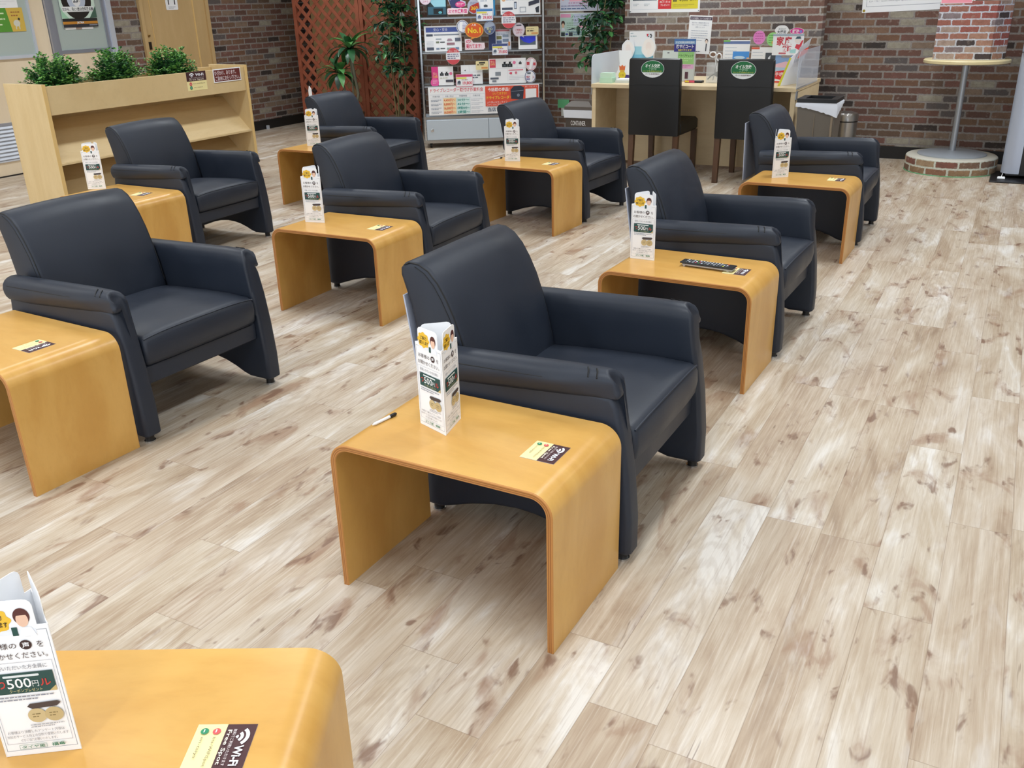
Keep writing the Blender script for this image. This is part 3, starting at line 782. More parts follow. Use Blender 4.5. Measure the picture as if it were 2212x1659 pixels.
sign('wifi_sticker', 'brown and cream wireless sticker on the front panel', None, .222, .152, wifi_els(.222, .152), Mf, t=.0004, parent=pl)
Mp = Matrix.Translation((PX1-.007-ox, 6.133-oy, .894)) @ Matrix.Rotation(PI/2, 4, 'Z') @ Matrix.Rotation(PI/2, 4, 'X')
sign('notice_plate', 'maroon plate with white writing and a white rim', None, .332, .112,
     [('r', .008, .008, .316, .096, '#6a2a28'), ('T', .016, .060, .275, .098, 'ひざかけ、あります。', '#f0e6ea', .01), ('T', .020, .014, .312, .052, 'ご自由にお使い下さい。', '#f0e6ea', .01)], Mp, t=.004, parent=pl)

# leaf helpers
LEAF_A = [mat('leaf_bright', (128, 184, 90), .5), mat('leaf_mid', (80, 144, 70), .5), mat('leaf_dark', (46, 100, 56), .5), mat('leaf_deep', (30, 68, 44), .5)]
LEAF_B = [mat('ficus_light', (92, 156, 88), .35), mat('ficus_mid', (54, 110, 68), .35), mat('ficus_dark', (38, 82, 56), .35), mat('ficus_deep', (30, 62, 48), .4)]
BARK = mat('cane_bark', (128, 118, 82), .7); BARK_G = mat('grey_bark', (112, 112, 96), .7); SOIL = mat('soil', (52, 42, 34), .9)
def leaf(mb, p, d, up, L, W, m, fold=.25):
    d = d.normalized(); s = d.cross(up).normalized(); n = s.cross(d).normalized()
    q = [p, p+d*L*.35+s*W*.5+n*W*fold, p+d*L*.75+s*W*.36+n*W*fold*.6, p+d*L, p+d*L*.75-s*W*.36+n*W*fold*.6, p+d*L*.35-s*W*.5+n*W*fold, p+d*L*.5]
    mb.add([tuple(v) for v in q], [(0, 1, 2, 6), (6, 2, 3), (6, 3, 4), (0, 6, 4, 5)], m)
def fern(label, y, seed, x=-6.47):
    rr = random.Random(seed)
    t = thing('potted_fern', label, 'plant', (x, y, .8155), 0, 'green plants in the planter shelf')
    MB().lathe([(.06, 0), (.08, .12), (.085, .13), (.07, .125)], mat('pot_black', (40, 38, 36), .6), n=18).build('pot', t, 40)
    mb = MB(); st = MB()
    for i in range(190):
        a = rr.uniform(0, 2*PI); e = math.asin(rr.uniform(.05, .99)); k = rr.uniform(.78, 1.08)
        ax, ay, az = .165, .24, .25
        tip = Vector((math.cos(a)*math.cos(e)*ax*k, math.sin(a)*math.cos(e)*ay*k, .145 + math.sin(e)*az*k))
        base = Vector((math.cos(a)*.03, math.sin(a)*.04, .125)); mid = base.lerp(tip, .5) + Vector((0, 0, .035))
        pts = [(base*(1-f)**2 + mid*2*f*(1-f) + tip*f*f) for f in [j/6 for j in range(7)]]
        st.tube(pts, .0013, LEAF_A[2], n=3)
        d = (pts[6]-pts[4]).normalized(); sd0 = d.cross(Vector((0, 0, 1))); sd0 = sd0.normalized() if sd0.length > .01 else Vector((1, 0, 0))
        for j in range(2, 7):
            for sg in (-1, 1):
                for q in range(2):
                    dd = sd0*sg + d*rr.uniform(.1, .9) + Vector((0, 0, rr.uniform(-.3, .5)))
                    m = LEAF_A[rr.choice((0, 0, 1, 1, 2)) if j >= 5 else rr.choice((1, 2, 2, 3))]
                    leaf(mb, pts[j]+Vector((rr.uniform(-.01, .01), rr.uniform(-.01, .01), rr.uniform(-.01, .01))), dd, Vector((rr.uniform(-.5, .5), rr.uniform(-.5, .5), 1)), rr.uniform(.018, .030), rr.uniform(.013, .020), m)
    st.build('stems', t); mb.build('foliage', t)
    return t
fern('bushy green plant at the left end of the planter shelf', 4.73, 1)
fern('bushy green plant in the middle of the planter shelf', 5.29, 2)
fern('bushy green plant at the right of the planter shelf, before the tan door', 5.86, 5)

# ---------------------------------------------------------------- lattice screen, plants before it, things behind it
ls = thing('lattice_screen', 'tall terracotta folding lattice screen in the corner behind the leafy plants', 'screen', (-7.3, 9.55, 0))
def lattice(x0, x1, name):
    mb = MB(); z1 = 1.98; fw = .05
    for a, b in ((x0, x0+fw), (x1-fw, x1)): mb.box(a, b, -.018, .018, .0, z1, TERRA)
    mb.box(x0+fw, x1-fw, -.018, .018, .04, .09, TERRA); mb.box(x0+fw, x1-fw, -.018, .018, z1-.05, z1, TERRA)
    fr = mb.build('frame', ls)
    ax, bx, az, bz = x0+fw-.004, x1-fw+.004, .088, z1-.048
    for sgn, yy, nm in ((-1, -.008, 'front_slats'), (1, .004, 'rear_slats')):
        mb = MB(); sl = 1.0; w = .042; pitch = .160
        k = -40
        for k in range(-30, 40):
            # line z = z0 + sgn*sl*(x-ax); clip to the opening
            z0 = az + k*pitch*sl
            P = []
            for off in (-w/2*math.hypot(1, sl), w/2*math.hypot(1, sl)):
                xs = sorted(((az-z0-off)/(sgn*sl)+ax, (bz-z0-off)/(sgn*sl)+ax)); xa, xb = max(ax, xs[0]), min(bx, xs[1])
                P.append((xa, xb, off))
            if P[0][1]-P[0][0] < .01 or P[1][1]-P[1][0] < .01: continue
            f = lambda x, off: z0+off+sgn*sl*(x-ax)
            (xa, xb, o1), (xc, xd, o2) = P
            q = [(xa, f(xa, o1)), (xb, f(xb, o1)), (xd, f(xd, o2)), (xc, f(xc, o2))]
            vs = [(x, yy-.005, z) for x, z in q] + [(x, yy+.005, z) for x, z in q]
            mb.add(vs, [(0, 1, 2, 3), (7, 6, 5, 4), (0, 4, 5, 1), (1, 5, 6, 2), (2, 6, 7, 3), (3, 7, 4, 0)], TERRA)
        mb.build(nm, fr)
lattice(-8.215+7.3, -7.20+7.3, 'left'); lattice(-7.195+7.3, -6.405+7.3, 'right')
# behind the screen
cb = thing('storage_cupboard', 'tan wooden cupboard seen through the left lattice panel', 'cupboard', (-8.0, 10.6, 0))
mb = MB().box(-.62, .62, -.25, .3, 0, 2.0, DOORTAN, bev=.004); mb.build('body', cb)
MB().box(-.60, -.005, -.265, -.25, .03, 1.98, DOORTAN, bev=.003).build('door', cb); MB().box(.005, .60, -.265, -.25, .03, 1.98, DOORTAN, bev=.003).build('door', cb)
o = MB().box(-7.30, -6.72, 10.5, 10.53, 1.12, 2.0, WHITE).box(-7.1, -7.06, 10.5, 10.53, 0, 1.12, GREYMET).box(-6.95, -6.91, 10.5, 10.53, 0, 1.12, GREYMET).build('white_board')
tag(o, 'white board seen through the top of the right lattice panel', 'board')

def dracaena():
    rr = random.Random(11)
    t = thing('dracaena_plant', 'broad-leaved green plant with two leaf rosettes before the lattice screen', 'plant', (-7.17, 9.22, 0))
    MB().lathe([(.11, 0), (.14, .26), (.15, .28), (.13, .27)], mat('pot_brown', (96, 74, 60), .6), n=24).build('pot', t, 40)
    heads = [(Vector((-.13, -.02, .72)), .33), (Vector((.03, .0, 1.0)), .36)]
    mb = MB()
    for h, _ in heads: mb.tube([(0, 0, .2), (h.x*.5+.02, h.y, h.z*.6), tuple(h)], .012, BARK_G, n=8)
    mb.tube([(0.02, 0, .2), (.09, .02, .5), (.06, 0, .78), (.03, 0, 1.0)], .018, BARK_G, n=8)
    mb.build('stems', t, 60)
    mb = MB()
    for h, L0 in heads:
        for i in range(26):
            a = i*2.399+rr.uniform(-.3, .3); e = 1.3-1.25*i/25+rr.uniform(-.1, .1); L = L0*rr.uniform(.8, 1.15); W = .125*rr.uniform(.8, 1.15)
            d = Vector((math.cos(a), math.sin(a)*.7, 0)); m = LEAF_B[rr.choice((0, 1, 1, 2, 2, 3))] if e < .7 else LEAF_B[rr.choice((0, 0, 1))]
            P = []; n = 8; ang = e; p = h.copy()
            for k in range(n+1):
                P.append(p.copy()); ang -= (1.15-.3*e)*.18; p = p + (d*math.cos(ang)+Vector((0, 0, math.sin(ang))))*(L/n)
            s = Vector((-math.sin(a), math.cos(a), 0)); vs = []; fs = []
            for k, q in enumerate(P):
                f = k/n; wv = W*(.25+1.5*f if f < .4 else .85*(1-((f-.4)/.6)**2)+.02)*.8
                vs += [tuple(q-s*wv/2+Vector((0, 0, .008))), tuple(q), tuple(q+s*wv/2+Vector((0, 0, .008)))]
            for k in range(n): fs += [(3*k, 3*k+1, 3*k+4, 3*k+3), (3*k+1, 3*k+2, 3*k+5, 3*k+4)]
            mb.add(vs, fs, m)
    mb.build('foliage', t, 60)
dracaena()
def ficus(name, label, loc, H, n, spread, seed, canes, zmin, pot_m, bias=(0, 0), lf=(.05, .085), ymax=9.47, xmax=9):
    rr = random.Random(seed); t = thing(name, label, 'plant', loc)
    MB().lathe([(.11, 0), (.14, .24), (.15, .26), (.13, .25)], pot_m, n=24).build('pot', t, 40)
    st = MB(); mb = MB(); br = []
    for c in range(canes):
        a = 2*PI*c/canes; x0, y0 = .04*math.cos(a), .04*math.sin(a); tx, ty = bias[0]+spread*.5*math.cos(a+.6), bias[1]+spread*.4*math.sin(a+.6)
        P = [Vector((x0+(tx-x0)*f**1.3+.02*math.sin(5*f+c), y0+(ty-y0)*f**1.3+.02*math.cos(4*f+c), .2+(H-.2)*f)) for f in [k/10 for k in range(11)]]
        st.tube(P, .0085, BARK, n=6, taper=[1-.6*k/10 for k in range(11)]); br += [q for q in P if q.z > zmin]
    for i in range(n):
        b = rr.choice(br); a = rr.uniform(0, 2*PI); L = spread*rr.uniform(.15, 1.0)
        d = Vector((math.cos(a), math.sin(a)*.75, rr.uniform(-.35, .5))); P = [b+d*L*f+Vector((0, 0, -.05*f*f)) for f in (0, .5, 1)]
        if P[2].y+loc[1] > ymax or P[2].x+loc[0] > xmax: continue
        st.tube(P, .002, BARK, n=4)
        for k in range(6):
            f = rr.uniform(.25, 1.05); q = b+d*L*f+Vector((0, 0, -.05*f*f))
            if q.y+loc[1] > ymax or q.x+loc[0] > xmax: continue
            dd = Vector((rr.uniform(-1, 1), rr.uniform(-1, 1), rr.uniform(-1.1, .35)))
            leaf(mb, q, dd, Vector((rr.uniform(-.4, .4), rr.uniform(-.6, .2), 1)), rr.uniform(*lf), rr.uniform(*lf)*.55, LEAF_B[rr.choice((0, 1, 1, 2, 2, 2, 3, 3))])
    st.build('branches', t, 60); mb.build('foliage', t)
ficus('ficus_tree', 'slender green tree with bare canes before the right lattice panel', (-6.50, 9.28, 0), 1.78, 150, .29, 21, 5, .70, mat('pot_brown'), lf=(.06, .10))
ficus('ficus_bush', 'green leafy plant behind the left end of the desk', (-4.06, 9.46, 0), 1.62, 120, .27, 33, 3, .90, mat('pot_brown'), lf=(.065, .10), ymax=9.56, xmax=-3.80, bias=(.16, -.06))

# ---------------------------------------------------------------- display rack
RA = math.radians(34); RP = Vector((-5.762, 8.644, 0)); E1 = Vector((math.cos(RA), math.sin(RA), 0)); E2 = Vector((-math.sin(RA), math.cos(RA), 0))
rk = thing('display_rack', 'black and chrome display rack on castors with glass shelves before the brick wall', 'display rack', RP, RA)
RW, RD = 1.35, .36
mb_post = []
for x in (0, RW-.03):
    for y in (0, RD-.03):
        mb = MB().box(x, x+.03, y, y+.03, .06, 2.05, BLACK)
        mb.box(x+(.006), x+.024, y-.002, y, .06, 2.05, CHROME); mb.build('post', rk)
for z in (.66, 1.005, 1.348, 1.70):
    sh = MB().box(.03, RW-.03, .01, RD-.01, z-.012, z-.004, GLASS).build('shelf', rk)
    MB().box(.03, RW-.03, 0, .012, z-.016, z-.002, GREYMET).box(.03, RW-.03, RD-.012, RD, z-.016, z-.002, GREYMET).build('shelf_rail', sh)
cab = MB().box(.0, RW, .0, RD, .055, .335, PALEMET, bev=.003).box(.02, RW-.02, -.004, 0, .31, .335, STEEL).box(0, RW, -.004, 0, .055, .085, STEEL).build('cabinet', rk)
for i, (a, b) in enumerate(((.03, .712), (.718, RW-.03))):
    d = MB().box(a, b, -.010, -.002, .09, .30, PALEMET, bev=.002).build('sliding_door', rk)
    if i == 0: MB().lathe([(.018, 0), (.018, .006), (.012, .009)], CHROME, Matrix.Translation((.09, -.010, .195)) @ Matrix.Rotation(PI/2, 4, 'X'), 20).build('knob', d, 40)
for x in (.07, RW-.07):
    for y in (.05, RD-.05):
        MB().lathe([(.028, -.012), (.028, .012)], BLACK, Matrix.Translation((x, y, .028)) @ Matrix.Rotation(PI/2, 4, 'Y'), 18).box(x-.016, x+.016, y-.02, y+.02, .035, .056, BLACK).build('castor', rk)
def R(s, z, d=0.0, tilt=0.0):
    p = RP + E1*s + E2*d; return upright(p.x, p.y, z, RA, tilt)
SG = 'price and product signs on the display rack'
# lower banner with price table
W, H = 1.216, .297
row = ['4,400円～', '8,800円～', '16,500円～', '16,500円～']; tm = ['30分～', '45分～', '1時間30分～', '2時間～']
els = [('T', .025, .240, .600, .283, 'ドライブレコーダー取付け作業料金', '#d83a4e', .01), ('r', .015, .214, .60, .002, '#a9b4c8')]
for i, hd in enumerate(('作業内容', '料金（税込）', '作業時間', '作業内容')): els.append(('T', (.045, .185, .335, .485)[i], .188, (.125, .275, .420, .565)[i], .206, hd, '#7d8798'))
els += [('r', .160, .010, .140, .170, '#fbe2b4'), ('r', .302, .010, .150, .170, '#d8f0f0')]
for i in range(4):
    y = .140-i*.042
    els += [('T', .166, y, .292, y+.030, row[i], '#e0502e', .015), ('T', .312, y, .445, y+.030, tm[i], '#2f9a90', .015), ('b', .025, y+.018, .115, 2, .014, .006, '#8a94a6'), ('b', .465, y+.018, .13, 2, .014, .004, '#a2acbc')]
els += [('r', .015, .180, .60, .0015, '#c2cbda'), ('r', .158, .010, .0015, .2, '#c2cbda'), ('r', .300, .010, .0015, .2, '#c2cbda'), ('r', .454, .010, .0015, .2, '#c2cbda'),
        ('r', .622, .078, .584, .209, '#e2553c'), ('T', .650, .232, .886, .272, '今話題の商品!', '#fbf2f2', .02), ('T', .696, .196, .858, .224, 'ついてますか?', '#f6b83c', .02), ('T', .636, .150, .915, .186, 'ドライブレコーダー', '#f8d640', .02),
        ('T', .640, .108, .860, .130, 'より安心なカーライフ', '#fbeaea'), ('T', .640, .084, .800, .104, 'スタッフがご提案!', '#fbeaea'), ('T', .645, .022, .735, .066, '当店', '#3a4a66', .01), ('T', .742, .024, .86, .058, 'できます!', '#3a4a66'),
        ('p', [(.905, .150), (1.035, .135), (1.050, .265), (1.010, .283), (.935, .280), (.900, .245)], '#2a3446'), ('p', [(.91, .225), (1.04, .232), (1.045, .236), (.91, .229)], '#8a94a4'), ('e', .985, .185, .016, .016, '#7c8698'),
        ('T', 1.062, .262, 1.190, .280, '詳しくはコチラ', '#fbeaea'), ('r', 1.064, .120, .120, .130, '#f4f6fa')]
sign('price_banner', 'wide white and orange price banner across the bottom of the display rack', 'banner', W, H, els, R(.066, .352, -.008), t=.004)
# second shelf row
els = [('r', .018, .195, .36, .048, '#4a5ea8'), ('T', .10, .205, .25, .236, '安心・安全', '#e8eefc'), ('r', .02, .155, .07, .022, '#4a5468'), ('r', .10, .162, .27, .012, '#7a8698'),
       ('r', .12, .120, .06, .012, '#a8b4c0'), ('r', .12, .085, .035, .018, '#7a8470'), ('r', .165, .088, .05, .012, '#4a5058'), ('r', .02, .015, .075, .030, '#50586a'), ('r', .12, .020, .035, .018, '#8090a8'), ('r', .165, .026, .05, .010, '#4a5058'),
       ('p', [(.235, .105), (.30, .105), (.285, .128), (.25, .128)], '#a890a0'), ('r', .235, .065, .085, .022, '#a07884'), ('r', .325, .10, .06, .035, '#646c80'), ('r', .235, .015, .085, .024, '#9aa8a0'), ('r', .325, .018, .04, .022, '#7890b0'), ('b', .02, .10, .075, 5, .014, .004, '#c0c8d4')]
sign('product_board', 'wide white product board with a blue heading on the middle shelf, left side', 'sign', .395, .258, els, R(.060, 1.008, .02, .1), group=SG)
sign('round_sign', 'silvery round sign at the corner of the blue-headed product board', 'sign', .13, .13, [('e', .065, .065, .060, .060, '#39406a'), ('e', .065, .065, .054, .054, '#dfe4f4'), ('p', [(.03, .02), (.058, .02), (.07, .11), (.04, .11)], '#fafcff'), ('b', .066, .075, .045, 3, .016, .006, '#8a7aa8')], R(.404, 1.187, -.006), shape=ell(.065, .065, .065, .065), group=SG)  # near-white slanted bar is a glare streak painted into the artwork
sign('speech_sign', 'red and yellow No.1 speech-bubble sign on the middle shelf', 'sign', .20, .17,
     [('e', .10, .10, .095, .075, '#e4b050'), ('e', .10, .10, .090, .070, '#e2622a'), ('T', .072, .142, .122, .164, '人気', '#fbf0e8', .01), ('T', .030, .072, .168, .128, 'No.1', '#f8dc3c', .03)], R(.492, 1.112, -.010),
     shape=[(.07, .03), (.05, .0), (.11, .028)] + [(.10+.1*math.cos(a), .10+.078*math.sin(a)) for a in [-1.35+i*5.5/26 for i in range(27)]], card=mat('sign_orange', (226, 150, 60), .5), group=SG)
sign('word_sign', 'pink lettered cut-out sign under the No.1 bubble', 'sign', .215, .11, [('T', .012, .066, .062, .102, 'の', '#e0567a', .02), ('T', .012, .014, .175, .060, '売れてます!', '#dd5a78', .03)], R(.488, 1.018, -.002), shape=[(0, 0), (.20, 0), (.215, .02), (.21, .068), (.09, .072), (.07, .11), (.0, .108)], card=mat('sign_pinkwhite', (246, 228, 236), .5), group=SG)
sign('round_sign', 'grey-blue round sign above the dark blue brochure on the middle rack shelf', 'sign', .124, .138, [('e', .062, .069, .060, .067, '#8e9ab4'), ('e', .062, .069, .054, .060, '#5a688e'), ('p', [(.008, .062), (.116, .088), (.10, .12), (.062, .130), (.02, .11)], '#aab6cc'), ('T', .03, .045, .096, .075, '安心', '#ccd4b0', .02), ('r', .05, .02, .024, .022, '#b8b070')], R(.695, 1.165, -.004), shape=ell(.062, .069, .062, .069), card=mat('sign_greyblue', (150, 160, 185), .5), group=SG)
sign('brochure', 'dark blue and white product brochure behind the 39,800 price card', 'sign', .24, .205, [('r', 0, 0, .075, .205, '#33406e'), ('r', .078, .185, .150, .018, '#b06a72'), ('r', .085, .105, .055, .035, '#7a7848'), ('r', .150, .125, .065, .03, '#8896a8'), ('r', .085, .06, .055, .035, '#5a6a90'), ('r', .150, .08, .065, .03, '#7c8ca4'), ('r', .210, .04, .02, .04, '#d08a58'), ('b', .09, .165, .13, 2, .013, .006, '#8a90a8')], R(.748, 1.008, .03, .1), card=mat('sheet_pale', (214, 220, 232), .5), group=SG)
def price(label, s, z, w, h, top, mid, num, ncol):
    els = [('r', .006, h*.78, w-.012, h*.17, top), ('r', .006, h*.62, w*.6, h*.13, '#e8e05a'), ('T', w*.40, h*.12, w*.95, h*.42, num, ncol, .02), ('p', [(w*.08, h*.25), (w*.28, h*.25), (w*.28, h*.42), (w*.2, h*.5), (w*.1, h*.42)], mid), ('b', w*.08, h*.16, w*.26, 1, .01, h*.07, '#8890a0'), ('o', 0, 0, w, h, .0035, top), ('b', w*.35, h*.52, w*.5, 1, .01, h*.06, '#b07080')]
    sign('price_card', label, 'price card', w, h, els, R(s, z, -.012), group='price cards on the display rack')
price('blue-edged price card reading 39,800 on the middle shelf', .776, .956, .174, .118, '#3a4c8c', '#5a6880', '39,800', '#d83a62')
price('pink-edged price card reading 19,800 on the lower shelf', .373, .644, .184, .130, '#d8487c', '#4a5468', '19,800', '#dc3a5c')
price('blue-topped price card reading 39,800 hanging from the top shelf', .618, 1.302, .18, .122, '#4a88c8', '#6a7aa0', '39,800', '#d83a62')
sign('round_sign', 'pale round sign with red words left of the yellow card', 'sign', .13, .14, [('e', .065, .07, .058, .062, '#e0d4e0'), ('r', .04, .108, .055, .014, '#4a4a58'), ('T', .025, .06, .105, .082, 'ご相談は', '#b84a5c', .01), ('T', .035, .03, .095, .052, 'コチラ', '#b84a5c', .01)], R(1.005, 1.135, -.004), shape=[(.09, .01), (.12, -.01)] + [(.065+.065*math.cos(a), .07+.07*math.sin(a)) for a in [-.75+i*5.6/26 for i in range(27)]], card=mat('sign_lilac', (206, 200, 216), .5), group=SG)
sign('yellow_card', 'pale yellow tag at the right end of the middle shelf', 'sign', .138, .085, [('b', .012, .060, .11, 1, .01, .006, '#a89870'), ('b', .012, .036, .112, 1, .01, .012, '#5a5240'), ('r', .06, .010, .07, .016, '#e0a060')], R(1.146, 1.150, -.002), card=mat('card_yellow', (236, 222, 170), .5), shape=rrect(0, 0, .138, .085, .012), group=SG)
sign('photo_card', 'white framed card with a bright blue arc picture on the middle shelf', 'sign', .206, .142, [('r', .016, .042, .172, .090, '#5a6a78'), ('p', [(.016, .132), (.016, .112), (.06, .075), (.12, .058), (.188, .085), (.188, .132)], '#3344e6')], R(1.066, 1.008, .01, .1), group=SG)
for lab, s, z, d in (('red and white round sign hanging under the top shelf, right side', .886, 1.222, -.012), ('red and white round sign hanging under the middle shelf, left side', .278, .874, -.012)):
    sign('round_sign', lab, 'sign', .155, .17, [('e', .0775, .085, .0765, .084, '#d8525c'), ('p', [(.002, .05), (.153, .05), (.155, .085), (.150, .122), (.005, .122), (.0, .085)], '#f2f4fa'), ('T', .03, .128, .125, .148, '安心・保証', '#f6dcdc'), ('b', .016, .100, .125, 3, .020, .010, '#8a86a4')], R(s, z, d), shape=ell(.0775, .085, .0775, .085), group=SG)
# top shelf
sign('tablet_screen', 'black framed tablet showing a blue street scene on the top shelf', 'screen', .216, .18, [('r', .012, .024, .190, .145, '#3a6a80'), ('r', .012, .10, .190, .069, '#9ed8ea'), ('p', [(.012, .1), (.08, .1), (.03, .16), (.012, .165)], '#2a4048'), ('r', .07, .03, .10, .055, '#1a2228'), ('e', .14, .045, .02, .012, '#68b8c8')], R(.101, 1.352, .015), card=BLACK, t=.012)
sign('word_sign', 'pink lettered cut-out smartphone-link sign on the top shelf', 'sign', .22, .062, [('T', .010, .010, .210, .052, 'スマホ連動型', '#e0488c', .03)], R(.315, 1.374, -.002), card=mat('sign_pinkwhite'), shape=rrect(0, 0, .22, .062, .014), group=SG)
sign('photo_card', 'tilted photo card of a phone with a pink oval, above the pink lettered sign', 'sign', .19, .16, [('p', [(0, .13), (.03, .03), (.12, .02), (.13, .10), (.08, .16)], '#3a4270'), ('p', [(.02, .10), (.09, .135), (.09, .150), (.015, .118)], '#dfe4f4'), ('e', .128, .058, .052, .030, '#e04a90'), ('b', .09, .064, .08, 2, .014, .008, '#f8c8dc')], R(.328, 1.412, .012), shape=[(-.02, .15), (.045, .0), (.12, .02), (.185, .045), (.185, .085), (.14, .1), (.09, .17)], card=mat('card_lilac', (214, 216, 236), .5), group=SG)
sign('round_sign', 'round 360 sign in silver, red and yellow on the top shelf', 'sign', .13, .15, [('e', .065, .075, .063, .072, '#b8bcd0'), ('p', [(.015, .035), (.03, .08), (.118, .115), (.126, .07), (.11, .025), (.065, .006)], '#b83a32'), ('T', .036, .040, .110, .078, '360', '#f0c43a', .03), ('b', .03, .112, .07, 2, .014, .007, '#8a90b0')], R(.530, 1.372, -.002), shape=ell(.065, .075, .065, .075), card=mat('sign_greyblue'), group=SG)
sign('product_box', 'white box with a blue spine on the top shelf, behind a price card', 'box', .185, .17, [('r', .165, 0, .02, .17, '#2a8ac0'), ('b', .03, .14, .10, 1, .01, .014, '#c6d2e0'), ('p', [(.065, .085), (.105, .085), (.105, .105), (.085, .112), (.065, .105)], '#4a545c')], R(.640, 1.352, .02), t=.05)
sign('product_board', 'large white product board at the right end of the top shelf', 'sign', .425, .20, [('e', .035, .148, .02, .02, '#e8b890'), ('b', .06, .14, .12, 1, .01, .012, '#c2cada'), ('r', .015, .048, .115, .022, '#4a5468'), ('r', .015, .015, .06, .018, '#c0c8d2'), ('r', .145, .055, .028, .07, '#3a4660'), ('r', .149, .062, .02, .052, '#c8d4e8'), ('r', .195, 0, .0015, .15, '#c2cada'), ('p', [(.30, .08), (.415, .11), (.415, .15), (.30, .12)], '#3a3e50'), ('o', .205, .022, .065, .05, .004, '#7a8aa0'), ('p', [(.38, .015), (.41, .015), (.41, .08), (.37, .06)], '#2e3440')], R(.882, 1.358, .01, .06), group=SG)
sign('round_sign', 'pale pink round sign at the left end of the top rack shelf', 'sign', .12, .12, [('e', .06, .06, .052, .052, '#f2e4f0'), ('T', .03, .02, .09, .04, 'コチラ', '#c86a98', .01)], R(.03, 1.475, -.004), shape=ell(.06, .06, .06, .06), card=mat('sign_pale_pink', (232, 208, 226), .5), group=SG)
# lower shelf
def dashcam(x, y, s, c='#23282e'): return [('p', [(x-s*.5, y), (x+s*.5, y), (x+s*.5, y+s*.62), (x+s*.2, y+s*.62), (x+s*.2, y+s*.9), (x+s*.38, y+s), (x-s*.2, y+s), (x-s*.2, y+s*.62), (x-s*.5, y+s*.62)], c), ('r', x-s*.2, y+s*.2, s*.4, s*.25, '#5a626c')]
sign('product_board', 'white product card with a magenta side strip on the lower shelf, left end', 'sign', .235, .192, [('r', 0, 0, .072, .192, '#d83a86'), ('T', .016, .105, .060, .135, '安心', '#f6b0a0', .02), ('T', .012, .075, .064, .105, '日本製', '#f6b070', .02), ('e', .03, .03, .045, .045, '#e85aa4'), ('b', .008, .045, .05, 3, .012, .005, '#f8cce0')] + dashcam(.110, .098, .040) + dashcam(.162, .098, .040) + [('e', .208, .118, .016, .016, '#e878a4'), ('b', .085, .07, .13, 1, .01, .01, '#d2d6c4'), ('r', .15, .03, .082, .026, '#4a4a58')], R(.115, .664, .01, .06), group=SG)
sign('product_board', 'plain white sheet leaning behind the pink price card', 'sign', .236, .20, [('o', 0, 0, .236, .20, .002, '#a8b2c0'), ('r', .0, .125, .236, .002, '#b4bcc8'), ('r', .09, .125, .0015, .07, '#b4bcc8'), ('b', .12, .085, .09, 2, .022, .012, '#6a7280'), ('p', [(.035, .14), (.055, .135), (.05, .155)], '#5a5e66')], R(.433, .664, .02, .06), group=SG)
sign('yellow_card', 'pale yellow tag at the top of the lower shelf boards', 'sign', .134, .090, [('r', .036, .062, .066, .018, '#4a4638'), ('b', .012, .046, .112, 1, .01, .012, '#6a5e40'), ('r', .06, .010, .068, .018, '#e09a58')], R(.596, .812, -.003), card=mat('card_yellow'), shape=rrect(0, 0, .134, .09, .01), group=SG)
sign('product_board', 'wide white dash camera board on the lower shelf, right half', 'sign', .408, .258, [('r', .012, .165, .065, .085, '#d84860'), ('T', .022, .215, .066, .238, '安心', '#f8c0a0', .02), ('T', .02, .188, .068, .212, '日本製', '#f8c080', .02)] + dashcam(.175, .168, .055) + dashcam(.232, .168, .055) + [('e', .280, .213, .017, .017, '#e878a4')] + dashcam(.345, .195, .03) + [('r', .0, .155, .408, .0015, '#b8c0cc'), ('r', .31, .158, .0015, .09, '#b8c0cc'), ('r', .07, .082, .06, .040, '#8a929c'), ('r', .015, .045, .09, .020, '#5a6270'), ('r', .035, .016, .045, .020, '#7a8290'), ('r', .215, .132, .16, .008, '#e06a80'), ('p', [(.22, .105), (.24, .118), (.24, .092)], '#dc4868'), ('e', .245, .105, .010, .010, '#dc4868'), ('e', .297, .108, .013, .013, '#d8788c'), ('b', .22, .07, .16, 3, .016, .004, '#c6ccd6'), ('r', .205, .02, .0015, .13, '#c6ccd6')], R(.736, .662, .01, .04), group=SG)
sign('round_sign', 'red and white round sign, upper of two at the lower shelf right end', 'sign', .122, .134, [('e', .061, .067, .057, .063, '#d8909c'), ('e', .061, .067, .053, .058, '#e8dcE4'.lower()), ('r', .014, .058, .03, .032, '#cc4a54'), ('p', [(.036, .015), (.058, .012), (.092, .115), (.066, .124)], '#fcfdff'), ('r', .084, .052, .026, .03, '#cc4a54')], R(1.136, .788, -.006), shape=ell(.061, .067, .061, .067), group=SG)  # slanted white band paints a glossy reflection into the artwork
sign('round_sign', 'dark-rimmed white round sign, lower of two at the lower shelf right end', 'sign', .124, .134, [('e', .062, .067, .060, .065, '#4a5684'), ('e', .062, .067, .053, .058, '#eceffa'), ('r', .03, .095, .05, .018, '#5a6a7a'), ('T', .016, .052, .108, .078, '安心', '#c05a78', .02), ('b', .02, .036, .08, 1, .01, .012, '#7a7ab0'), ('p', [(.058, .012), (.078, .016), (.092, .112), (.07, .118)], '#fcfdff')], R(1.124, .658, -.006), shape=ell(.062, .067, .062, .067), group=SG)  # last slanted bar is painted glare, laid over the words

